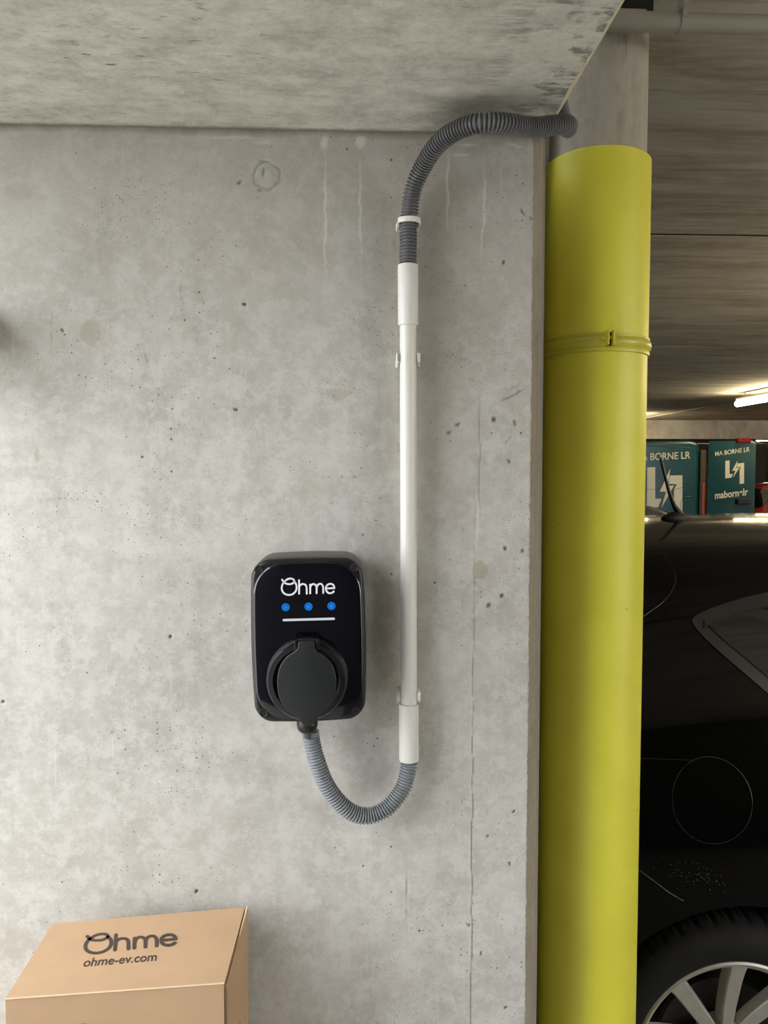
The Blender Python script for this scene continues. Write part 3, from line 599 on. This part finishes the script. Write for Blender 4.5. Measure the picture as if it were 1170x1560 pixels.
# print on lid: fit the logo box to its measured corners
la, lb, lc = [Zp(*p, ZB) for p in ((127, 1454), (271, 1443), (131, 1425))]     # lower left, lower right, upper left
def lidmap(x, y): fu = (x - 228) / (550 - 228); fv = (338 - y) / (338 - 240); p = la + (lb - la) * fu + (lc - la) * fv; p.z = ZB + .0002; return p
mb = MB(); logo(mb, lidmap, 13, (0, 0, .0003)); mb.build('lettering', M['ink'], bt)
wt = text_width('ohme-ev.com', size=1, bold=.012)
ta, tb, tc = [Zp(*p, ZB) for p in ((126, 1473), (238, 1463.5), (129, 1463))]
def tm(x, y): p = ta + (tb - ta) * (x / wt) + (tc - ta) * (y / .54); p.z = ZB + .0002; return p
text('ohme-ev.com', tm, (0, 0, .0003), bold=.012).build('web_address', M['ink'], bt)
# front print and side print
fa = P(86, 1600, fl.y); 
def fm(x, y): # plane of the front panel
    u = (x - 228) / 322; v = (338 - y) / 98; return fl + ux * (.074 + u * .16) + dn * (.099 - v * .051) - uy * .0003
mb = MB(); logo(mb, fm, 14, -uy * .0003); mb.build('lettering', M['ink'], bt)
sx_ = (br - fr).normalized(); nrm = ux
def smap(dy, dz, o_=.0064): return fr + uy * dy + dn * dz + ux * o_
mb = MB()
def sm(x, y): return smap(x, y)
for s_ in ([(.135, .075), (.147, .115)], [(.158, .055), (.160, .105)], [(.163, .110), (.150, .150)]): stroke(mb, s_, .006, sm, ux * .0003)
stroke(mb, [(.125 + .014 * math.cos(a), .118 + .022 * math.sin(a)) for a in [k * math.pi / 8 for k in range(17)]], .002, sm, ux * .0003)
stroke(mb, [(.075, .125), (.068, .15), (.075, .175), (.088, .185), (.1, .17), (.095, .15), (.108, .14)], .006, sm, ux * .0003)
stroke(mb, [(.07, .20), (.085, .215), (.10, .20)], .006, sm, ux * .0003)
mb.build('side_print', M['ink'], bt)
# carton underneath (outside the frame) that carries the box
ct = thing('lower_carton', 'plain brown carton on the floor carrying the lettered box', 'box', ((bl.x + fr.x) / 2, (bl.y + fr.y) / 2, 0))
a_, b_ = fl.x - .02, br.x + .02
MB().bbox((a_, fl.y - .02, .0005), (b_, -.004, ZB - HB - .008), .002).build('body', M['card'], ct)
MB().box((a_ + .001, fl.y - .019, ZB - HB - .0078), (b_ - .001, (fl.y) / 2 - .001, ZB - HB - .0006)).box((a_ + .001, fl.y / 2 + .001, ZB - HB - .0078), (b_ - .001, -.005, ZB - HB - .0006)).build('flap', M['card'], ct)

# ------------------------------------------------------------------ cars
def car_body(mat, root):
    st = [(0.0, .74, .80), (.03, .80, .92), (.12, .85, 1.06), (.24, .872, 1.27), (.40, .885, 1.485), (.55, .89, 1.535), (.8, .89, 1.56), (1.3, .89, 1.575), (1.9, .89, 1.57), (2.35, .89, 1.50), (2.7, .89, 1.32), (3.02, .89, 1.12), (3.25, .885, 1.04), (3.6, .87, .99), (3.9, .82, .90), (4.06, .72, .74), (4.12, .62, .60)]
    rings = []
    for s_, w_, zr in st:
        zb_ = .20 if .3 < s_ < 3.9 else .27
        zs = min(.98, zr - .07); tall = max(0, min(1, (zr - 1.05) / .45)); w7 = w_ * (.93 - .24 * tall); z7 = zr - .03 - .075 * tall if tall else zr - .03
        w6 = (w_ * .975 * .42 + w7 * .58) + .035 * tall; z6 = zs + (z7 - zs) * .62
        half = [(0, zb_), (.6 * w_, zb_), (.94 * w_, zb_ + .01), (.985 * w_, min(.45, zs - .25)), (w_, min(.72, zs - .10)), (.985 * w_, zs), (w6, z6), (w7, z7), (w7 * .82, zr - .022 * tall - .006), (w7 * .4, zr - .002), (0, zr)]
        rings.append([(s_, -y, z) for y, z in half] + [(s_, y, z) for y, z in half[-2:0:-1]])
    n = len(rings[0]); V = [p for r_ in rings for p in r_]; F = [(i * n + k, i * n + (k + 1) % n, (i + 1) * n + (k + 1) % n, (i + 1) * n + k) for i in range(len(rings) - 1) for k in range(n)]
    F += [tuple(range(n)), tuple((len(rings) - 1) * n + k for k in range(n))]
    bm = bmesh.new(); vv = [bm.verts.new(p) for p in V]
    for f in F: bm.faces.new([vv[i] for i in f])
    bmesh.ops.recalc_face_normals(bm, faces=bm.faces[:]); me = bpy.data.meshes.new('b'); bm.to_mesh(me); bm.free()
    o = bpy.data.objects.new('b', me); C.objects.link(o); ss = o.modifiers.new('s', 'SUBSURF'); ss.levels = 2
    cut = MB()
    for s_ in (.721, 3.27):
        for y in (-.89, .89): cut.lathe([(.372, -.26), (.372, .2)], (s_, y, .35), (0, 1, 0), 64, True)
    co = cut.build('c', M['dark'], None); bo = o.modifiers.new('k', 'BOOLEAN'); bo.object = co; bo.operation = 'DIFFERENCE'; bo.solver = 'EXACT'
    bpy.context.view_layer.update(); dg = bpy.context.evaluated_depsgraph_get(); m2 = bpy.data.meshes.new_from_object(o.evaluated_get(dg))
    bpy.data.objects.remove(o); bpy.data.objects.remove(co)
    m2.materials.clear(); m2.materials.append(mat); m2.materials.append(M['dark'])
    m2.polygons.foreach_set('use_smooth', [True] * len(m2.polygons)); m2.set_sharp_from_angle(angle=R(35))
    for p in m2.polygons:                                              # wheel housings and underside are unpainted
        c = p.center; ins_ = any(math.hypot(c.x - s_, c.z - .35) < .3715 for s_ in (.721, 3.27))
        p.material_index = 1 if (ins_ or c.z < .22) else 0
    m2.name = 'car_body'; ob = bpy.data.objects.new('car_body', m2); C.objects.link(ob); ob.parent = root
    bm = bmesh.new(); bm.from_mesh(m2); tree = BVHTree.FromBMesh(bm); bm.free(); return ob, tree
def resample(poly, step):
    out = []
    for a, b in zip(poly, poly[1:] + poly[:1]):
        a = Vector(a); b = Vector(b); k = max(1, int((b - a).length / step))
        out += [a + (b - a) * i / k for i in range(k)]
    return out
def smooth_poly(poly, it=2):                                           # Chaikin rounding
    for _ in range(it):
        o = []
        for a, b in zip(poly, poly[1:] + poly[:1]):
            a = Vector(a); b = Vector(b); o += [a * .75 + b * .25, a * .25 + b * .75]
        poly = o
    return poly
def inside(p, poly):
    c = False; j = len(poly) - 1
    for i in range(len(poly)):
        if (poly[i][1] > p[1]) != (poly[j][1] > p[1]) and p[0] < (poly[j][0] - poly[i][0]) * (p[1] - poly[i][1]) / (poly[j][1] - poly[i][1]) + poly[i][0]: c = not c
        j = i
    return c
def patch(poly, to3, tree, off, step=.05, thick=.004):                  # to3(a,b) -> (origin, dir); returns mb hugging the body
    out = resample(poly, step); n = len(out); xs = [p[0] for p in out]; ys_ = [p[1] for p in out]; pts = [Vector(p) for p in out]
    x = min(xs) + step / 2
    while x < max(xs):
        y = min(ys_) + step / 2
        while y < max(ys_):
            if inside((x, y), out) and min((Vector((x, y)) - p).length for p in out) > step * .45: pts.append(Vector((x, y)))
            y += step
        x += step
    r_ = delaunay_2d_cdt([Vector(p) for p in pts], [], [list(range(n))], 1, 1e-6)
    V = []; B = []
    for p in r_[0]:
        o_, d_ = to3(p.x, p.y); h = tree.ray_cast(o_, d_)
        loc, nn = (h[0], h[1]) if h[0] is not None else (o_ + d_, -d_)
        if nn.dot(d_) > 0: nn = -nn
        V.append(loc + nn * off); B.append(loc + nn * (off - thick))
    mb = MB(); m = len(V); from_ = [tuple(f) for f in r_[2]]
    from collections import Counter
    ec = Counter(tuple(sorted((f[i], f[(i + 1) % 3]))) for f in from_ for i in range(3))
    side = [(f[i], f[(i + 1) % 3], f[(i + 1) % 3] + m, f[i] + m) for f in from_ for i in range(3) if ec[tuple(sorted((f[i], f[(i + 1) % 3])))] == 1]
    return mb.add(V + B, from_ + [tuple(i + m for i in f)[::-1] for f in from_] + side)
def make_wheel_parts(root, s_, side, detail):
    y = side * (.855 if side < 0 else .855); o_ = Vector((s_, y, .335)); ax = Vector((0, side, 0))
    prof = [(.236, .0), (.242, .006), (.262, .012), (.292, .010), (.310, .0), (.322, -.010), (.331, -.030), (.334, -.06), (.335, -.1), (.334, -.14), (.33, -.18), (.30, -.21), (.24, -.205)]
    mb = MB(); n = 192; base = 0
    for i, (r_, h) in enumerate(prof):
        for k in range(n):
            a = 2 * math.pi * k / n; rr = r_ - (.007 if (r_ > .315 and (k % 4) == 0) else 0) - (.003 if (r_ > .315 and (k % 4) == 2) else 0)
            mb.v.append(o_ + Vector((math.cos(a) * rr, side * h, math.sin(a) * rr)))
    for i in range(len(prof) - 1):
        for k in range(n): mb.f.append((i * n + k, i * n + (k + 1) % n, (i + 1) * n + (k + 1) % n, (i + 1) * n + k))
    wl = mb.build('wheel', M['tyre'], root, 30)
    MB().lathe([(.237, -.2), (.222, -.16), (.212, -.10), (.214, -.012), (.218, -.006), (.225, .002), (.2315, .006), (.236, .003), (.2375, -.004), (.2375, -.02)], o_, ax, 96).build('rim', M['alloy'], wl, 40)
    NS = 9
    for k in range(NS):
        a = R(86.5) + 2 * math.pi * k / NS * (1); ca, sa = math.cos(a), math.sin(a); T = Vector((-sa, 0, ca)); D = Vector((ca, 0, sa))
        pr_ = [(.045, .0145, -.030), (.10, .017, -.026), (.17, .0188, -.014), (.205, .0195, -.004), (.2255, .0225, .002)]; V = []
        for r_, hw, h in pr_:
            b = o_ + D * r_
            V += [b - T * hw * 1.15 + ax * (h - .030), b - T * hw + ax * (h - .003), b - T * (hw - .003) + ax * h, b + T * (hw - .003) + ax * h, b + T * hw + ax * (h - .003), b + T * hw * 1.15 + ax * (h - .030)]
        F = [(i * 6 + j, i * 6 + (j + 1) % 6, i * 6 + 6 + (j + 1) % 6, i * 6 + 6 + j) for i in range(4) for j in range(6)] + [tuple(range(6)), tuple(24 + j for j in range(6))]
        MB().add(V, F).build('spoke', M['alloy'], wl, 30)
    MB().lathe([(.001, .004), (.026, .003), (.03, -.004), (.062, -.012), (.066, -.05)], o_ - ax * .02, ax, 40).build('hub', M['alloy'], wl, 40)
    MB().lathe([(.07, -.075), (.145, -.075), (.146, -.09), (.07, -.09)], o_, ax, 48, False).build('brake_disc', M['disc'], wl, 40)
    MB().lathe([(.05, -.07), (.211, -.135), (.211, -.14)], o_, ax, 48, False).build('dust_shield', M['dark'], wl, 40)  # black here stands for the shade inside the wheel
    return wl
def make_car(name, label, mat, frame_mat):
    root = thing(name, label, 'car'); body, tree = car_body(mat, root)
    SW = [(.665, 1.335), (.70, 1.365), (.90, 1.415), (1.3, 1.445), (1.9, 1.435), (2.28, 1.37), (2.62, 1.17), (2.86, 1.02), (1.7, 1.005), (1.02, 1.005), (.82, 1.19)]
    for side in (-1, 1):
        to3 = lambda a, b, s_=side: (Vector((a, s_ * 2, b)), Vector((0, -s_, 0)))
        sp = smooth_poly([Vector(p) for p in SW], 2)
        c_ = Vector((1.6, 1.2)); fr_ = patch(sp, to3, tree, .0035, .05).build('window_surround', M['trim'], body, 60)
        ins_ = []
        m_ = len(sp)
        for i, p in enumerate(sp):
            t = (sp[(i + 1) % m_] - sp[i - 1]).normalized(); nn = Vector((t.y, -t.x)); nn = nn if inside(p + nn * .006, sp) else -nn; ins_.append(p + nn * .030)
        patch(ins_, to3, tree, .0055, .05).build('side_window', M['glass'], body, 60)
        patch([(1.02, 1.0), (1.06, 1.0), (1.0, 1.42), (.955, 1.41)] if False else [(1.72, 1.02), (1.79, 1.02), (1.77, 1.435), (1.71, 1.435)], to3, tree, .007, .04).build('door_pillar', M['trim'], body, 60)
        if side == -1: patch([(.875, 1.335), (.92, 1.348), (.985, 1.24), (1.0, 1.14), (.985, 1.06), (.955, 1.07), (.957, 1.20)], to3, tree, .0075, .03).build('quarter_divider', M['trim'], body, 60)
        for s_ in (.721, 3.27): make_wheel_parts(root, s_, side, True)
        fx = [(.10, .86), (.30, .90), (.33, .80), (.22, .70), (.08, .72)]
        patch(smooth_poly([Vector(p) for p in fx], 2), to3, tree, .003, .04).build('tail_lamp', M['redlens'], body, 60)
        MB().bbox((2.42, side * .90 - .05, 1.03), (2.55, side * .90 + .10 * side + .02, 1.16), .03, 4).build('wing_mirror', mat, body, 60)
        patch([(1.28, .93), (1.44, .93), (1.44, .955), (1.28, .955)], to3, tree, .02, .05, .02).build('door_handle', mat, body, 60)
        for s_ in (1.08, 1.75, 2.75):
            pl = [Vector((s_ + (.10 if s_ < 1.2 else 0) * (1 - min(1, (z - .4) / .6)), z)) for z in np.linspace(.30, 1.0, 14)]
            pts_ = []
            for p in pl:
                h = tree.ray_cast(Vector((p.x, side * 2, p.y)), Vector((0, -side, 0)))
                if h[0] is not None and abs(h[0].y) > .6: pts_.append(h[0] + h[1] * .0002)
            if len(pts_) > 3: MB().tube(pts_, .0016, 6).build('door_gap', M['dark'], body, 60)
    wsp = smooth_poly([Vector(p) for p in ((-.52, 1.46), (.52, 1.46), (.70, 1.14), (-.70, 1.14))], 2)
    patch(wsp, lambda a, b: (Vector((6, a, b)), Vector((-1, 0, 0))), tree, .004, .07).build('windscreen', M['glass'], body, 60)
    rsp = smooth_poly([Vector(p) for p in ((-.52, 1.44), (.52, 1.44), (.62, 1.10), (-.62, 1.10))], 2)
    patch(rsp, lambda a, b: (Vector((-3, a, b)), Vector((1, 0, 0))), tree, .004, .07).build('rear_window', M['glass'], body, 60)
    MB().bbox((-.035, -.25, .45), (-.0, .25, .55), .004).build('number_plate_panel', M['cream'], body)
    return root, body, tree
car, body, tree = make_car('parked_car', 'black glossy car parked behind the yellow column guard, silver alloy wheel', M['paint_black'], M['trim'])
CARX, CARY = .18, 1.30
def on_car(px, py):                                                    # measured pixel -> point on the car's own surface (car local)
    o_ = CAM - Vector((CARX, CARY, 0)); d = ray(px, py).normalized(); h = tree.ray_cast(o_, d)
    return (h[0], h[1]) if h[0] is not None else (None, None)
def seam_line(name, px_pts, r_, mat, closed=False):
    pts_ = [on_car(q.x, q.y) for q in spline([(x, y, 0) for x, y in px_pts], 4)]
    pts_ = [p + n_ * .0003 for p, n_ in pts_ if p is not None]
    if len(pts_) > 3: return MB().tube(pts_, r_, 6).build(name, mat, body, 60)
M['glint'] = plain('grey_edge_highlight', (.05, .05, .05), .3, metal=.6)  # grey tubes paint in the highlights along seams and flap rim
seam_line('tailgate_gap', [(940, 806), (975, 825), (1003, 842), (1022, 862), (1029, 880), (1025, 898), (1010, 917), (990, 932), (975, 942), (940, 960)], .0011, M['glint'])
seam_line('body_crease', [(940, 1155), (1000, 1156), (1050, 1158), (1100, 1159)], .0006, M['glint'])
seam_line('bumper_gap', [(940, 1295), (971, 1323), (1000, 1345), (1020, 1360), (1044, 1374)], .0009, M['glint'])
fc = on_car(1085, 1220)[0]
if fc is not None:
    to3 = lambda a, b: (Vector((a, -2, b)), Vector((0, 1, 0)))
    poly = [Vector((fc.x + .094 * math.cos(a), fc.z + .094 * math.sin(a))) for a in [2 * math.pi * k / 48 for k in range(48)]]
    fl_ = patch(poly, to3, tree, .0012, .03, .003).build('fuel_flap', M['paint_black'], body, 60)
    rg = []
    for p in poly:
        h = tree.ray_cast(Vector((p.x, -2, p.y)), Vector((0, 1, 0))); rg.append(h[0] + h[1] * .0008)
    MB().tube(rg, .0008, 6, closed=True).build('flap_rim', M['glint'], fl_, 60)
# grime specks on the rear wing
mb = MB(); random.seed(9)
for k in range(90):
    px = random.gauss(1065, 28); py = 1335 + (px - 1065) * .15 + random.gauss(0, 12)
    if py > 1368: continue
    p, n_ = on_car(px, py)
    if p is None: continue
    r_ = random.choice((.0006, .0008, .0011)); mb.lathe([(r_, 0), (.0001, r_ * .5)], p, n_, 6)
g = mb.build('dust_specks', plain('pale_dried_mud', (.12, .115, .10), .9), body); g['kind'] = 'stuff'
# roof aerial
h = tree.ray_cast(Vector((1.116 - CARX, 0, 3)), Vector((0, 0, -1))); ab = h[0]
mb = MB(); V = []
for sx0, hw, zt in ((-.055, .004, .004), (-.045, .018, .010), (-.02, .024, .022), (.005, .023, .022), (.03, .014, .012), (.052, .004, .003)):
    V.append([(ab.x + sx0, ab.y + hw * math.cos(a), ab.z - .004 + (zt + .004) * math.sin(a)) for a in [math.pi * k / 8 for k in range(9)]])
mb.add([p for r_ in V for p in r_], [(i * 9 + k, i * 9 + k + 1, i * 9 + 10 + k, i * 9 + 9 + k) for i in range(5) for k in range(8)])
an = mb.build('aerial_base', M['trim'], body, 60)
MB().tube([ab + Vector((.010, 0, .012)), ab + Vector((-.012, 0, .045)), ab + Vector((-.03, 0, .09)), ab + Vector((-.062, 0, .205))], [.014, .0075, .006, .0042], 12).build('aerial_mast', M['trim'], an, 60)
# shared-mesh copies for the cars behind
extra = ('fuel_flap', 'tailgate_gap', 'body_crease', 'bumper_gap', 'dust_specks', 'aerial_base')
def copy_car(name, label, mat, loc, rz=0):
    r_ = car.copy(); r_.name = name; C.objects.link(r_); r_.location = loc; r_.rotation_euler = (0, 0, rz); r_['label'] = label
    newm = {}
    def rec(o, par):
        if o.name.split('.')[0] in extra: return
        c = o.copy(); C.objects.link(c); c.parent = par
        if o.data and M['paint_black'].name in [m.name for m in o.data.materials if m]:
            if o.data.name not in newm:
                d = o.data.copy(); d.materials[0] = mat; newm[o.data.name] = d
            c.data = newm[o.data.name]
        for ch_ in list(o.children): rec(ch_, c)
    for ch_ in list(car.children): rec(ch_, r_)
    return r_
copy_car('grey_car', 'grey car parked between the black car and the teal van, only its windscreen corner showing', M['paint_grey'], (-.15, 4.55, 0))
copy_car('red_car', 'red glossy car parked beyond the open door of the teal van', M['paint_red'], (6.45, 11.3, 0))
car.location = (CARX, CARY, 0)

# ------------------------------------------------------------------ teal van with one rear door swung open
VY = 8.2; VX = P(1066, 700, VY).x; VL = 4.9; VZ = P(1060, 671, VY).z
van = thing('delivery_van', 'teal van with cream lettering, its rear door swung wide open', 'van', (VX, VY, 0))
side_prof = [(VX, .35), (VX + .0, VZ - .10), (VX - .03, VZ - .02), (VX - .12, VZ), (VX - 3.4, VZ - .02), (VX - 3.7, VZ - .12), (VX - 4.3, 1.25), (VX - 4.85, 1.0), (VX - 4.9, .45), (VX - 4.8, .30)]
hullm = MB().prism([Vector((x, VY + .0, z)) for x, z in side_prof], (0, 1.9, 0)); hull = hullm.build('van_body', M['paint_teal'], van)
bv = hull.modifiers.new('b', 'BEVEL'); bv.width = .05; bv.segments = 3; bv.limit_method = 'ANGLE'
def vp(px, py, Y=VY): return P(px, py, Y)
# pressed panel outlines, proud ribs
def rib(pts_px, r_=.005, nm='pressed_rib', Y=VY):
    MB().tube(spline([vp(x, y, Y) for x, y in pts_px], .05), r_, 8).build(nm, M['paint_teal'], hull, 60)
rib([(1036, 681), (1054, 684), (1059, 700), (1056, 725), (1040, 742), (1020, 746), (985, 745), (930, 745)])
rib([(1037, 800), (1037, 765), (1044, 757), (1062, 757)])
rib([(930, 678), (985, 679), (1036, 681)])
MB().bbox((VX + .002, VY - .012, .9), (VX + .085, VY + .10, VZ - .12), .02, 3).build('door_jamb', plain('dark_brown_door_seal', (.045, .028, .012), .6), hull)
a = vp(1074, 735); MB().bbox((VX + .03, VY - .022, 1.1), (VX + .075, VY + .05, a.z), .012, 3).build('tail_lamp', M['orange'], hull)
for s_ in (.9, 4.0):
    for y in (VY - .01, VY + 1.72):
        wl = MB().lathe([(.19, 0), (.30, .01), (.33, .05), (.33, .17), (.30, .2), (.19, .2)], (VX - s_, y, .33), (0, 1, 0), 40).build('wheel', M['tyre'], van, 40)
        MB().lathe([(.01, .05), (.18, .03), (.19, .01), (.2, .02)], (VX - s_, y, .33), (0, 1, 0), 40).build('hub_cap', M['alloy'], wl, 40)
MB().bbox((VX - 3.95, VY - .006, 1.25), (VX - 3.1, VY + .02, 1.85), .01).build('cab_window', M['glass'], hull)
# open door leaf: hinge at the jamb, free edge nearer
ha = vp(1078, 672, VY - .01); hb = P(1152, 664, VY - .22); z0d = .55
du = Vector((hb.x - ha.x, hb.y - ha.y, 0)).normalized(); dw = Vector((hb.x - ha.x, hb.y - ha.y, 0)).length; dnn = Vector((-du.y, du.x, 0))
ZT = ha.z
def D3(u, z, o_=0): return Vector((ha.x, ha.y, 0)) + du * u + Vector((0, 0, z)) - dnn * o_
leaf = MB().prism([D3(0, z0d), D3(dw, z0d), D3(dw, ZT - .02), D3(dw - .05, ZT + .0), D3(.02, ZT)], dnn * .05, 0).build('rear_door', M['paint_teal'], van)
def Dpx(px, py):                                                       # pixel on the door plane
    d = ray(px, py); n_ = dnn; o_ = Vector((ha.x, ha.y, 0)); t = (o_ - CAM).dot(n_) / d.dot(n_); return CAM + d * t - dnn * .004
def MP(f): return f
def textpx(s, a, b, c, cap_h, mapper, par, nm, bold=.02, off=None):
    wt_ = text_width(s, size=1, bold=bold); A, B, C_ = mapper(*a), mapper(*b), mapper(*c)
    return text(s, lambda x, y: A + (B - A) * (x / wt_) + (C_ - A) * (y / cap_h), off, bold=bold).build(nm, M['cream'], par)
voff = Vector((0, -.003, 0)); doff = -dnn * .003; V2 = lambda px, py: vp(px, py, VY - .001)
textpx('MA BORNE LR', (968, 702), (1051.5, 698.5), (968, 691), .72, V2, hull, 'lettering', .01, voff)
textpx('MA BORNE LR', (1089.5, 695), (1142, 687.5), (1089.5, 688), .72, Dpx, leaf, 'lettering', .01, doff)
textpx('mabornelr', (1089, 760), (1139.5, 754), (1089, 752), .54, Dpx, leaf, 'web_address', .03, doff)
LG = dict(L=[(0, 0), (36, 0), (36, 118), (66, 118), (50, 150), (-2, 150)], J=[(100, 33), (160, 33), (160, 210), (122, 210), (122, 70), (84, 70)], B=[(104, 8), (56, 92), (84, 92), (64, 152), (122, 70), (94, 70)])
def vlogo(mapper, par, org, k, ky, slope, off):
    mb = MB()
    for nm, pl in LG.items():
        s_ = .86 if nm == 'B' else 1
        mb.prism([mapper(org[0] + x * k, org[1] + y * ky + x * k * slope) + (off * .3 if nm == 'B' else Vector((0, 0, 0))) for x, y in pl], off)
    mb.build('emblem', M['cream'], par)
    B = [Vector(p) for p in LG['B']]; c_ = sum(B, Vector((0, 0))) / 6; ol = MB()
    ol.prism([mapper(org[0] + x * k, org[1] + y * ky + x * k * slope) + off * 1.1 for x, y in [tuple(c_ + (p - c_) * 1.22 + (p - c_).normalized() * 5) for p in B]], off * .5); ol.build('emblem_outline', M['paint_teal'], par)
    ol = MB(); ol.prism([mapper(org[0] + x * k, org[1] + y * ky + x * k * slope) + off * 1.7 for x, y in B], off * .5); ol.build('emblem_bolt', M['cream'], par)
vlogo(V2, hull, (986, 712), 2.0 / 5.57 * 5.57 / 5.57 * .93, .41, -.03, voff)
vlogo(Dpx, leaf, (1105, 702), .178, .178, -.1, doff)
b0 = Dpx(1119, 768); b1 = Dpx(1143, 760)
MB().bbox((b0.x, min(b0.y, b1.y) - .03, b0.z), (b1.x, max(b0.y, b1.y), b1.z), .01).build('door_handle', M['trim'], leaf)
b0 = Dpx(1120, 674.5); b1 = Dpx(1143, 667.5)
MB().bbox((b0.x, min(b0.y, b1.y) - .02, b0.z), (b1.x, max(b0.y, b1.y), b1.z), .008).build('brake_lamp', M['redlens'], leaf)

# ------------------------------------------------------------------ ceiling lamps of the garage
def lamp(x, y0, y1, lab, dz=0):
    r_ = thing('ceiling_lamp', lab, 'lamp', (x, (y0 + y1) / 2, ZC), 'strip lamps of the garage')
    MB().bbox((x - .03, y0 + .03, 2.592 - dz), (x + .03, y1 - .03, 2.612 - dz), .005, 2).build('housing', M['housing'], r_)
    MB().tube([(x, y0, 2.545 - dz), (x, y0 + .02, 2.545 - dz), (x, y1 - .02, 2.545 - dz), (x, y1, 2.545 - dz)], [.024, .036, .036, .024], 20).build('diffuser', M['lamp'], r_, 40)
    for y in (y0 + .2, y1 - .2): MB().tube([(x, y, 2.61 - dz), (x, y, ZC - .001)], .006, 8).build('hanger', M['steel'], r_)
lamp(4.72, 6.55, 7.95, 'nearest lit strip lamp hanging above the open van door')
lamp(4.72, 10.95, 12.35, 'lit strip lamp whose tip shows beside the yellow guard')
lamp(10.7, 17.4, 18.5, 'far small lit strip lamp above the red car')
lamp(10.7, 11.0, 12.2, 'added lit strip lamp outside the view right of the red car')  # added beyond the frame to brighten the garage ceiling
lamp(3.35, -1.7, -.3, 'added fill lamp hung low out of view over the bonnet of the black car', .25)  # fill lamp added and hung low to brighten the near ceiling
lamp(3.35, 1.3, 2.7, 'added fill lamp hung low out of view beyond the bonnet of the black car', .25)  # second low fill lamp added for the same ceiling
lamp(4.72, 2.6, 4.0, 'added lit strip lamp out of view above the grey car')  # unseen lamp added to lift the garage light
tag(MB().tube([(5.16, 2, ZC - .013), (5.16, 12.7, ZC - .013)], .011, 10).build('cable_tube', M['greypipe'], None, 40, origin=(5.16, 2, ZC - .013)), 'thin dark cable tube running along the garage ceiling beside the strip lamps', 'cable')
tag(MB().tube([(-3, 13.3, 2.38), (13.9, 13.3, 2.38)], .05, 12).build('drain_pipe', M['greypipe'], None, 40, origin=(-3, 13.3, 2.38)), 'pale pipe crossing the garage just behind the ceiling beam above the van', 'pipe')
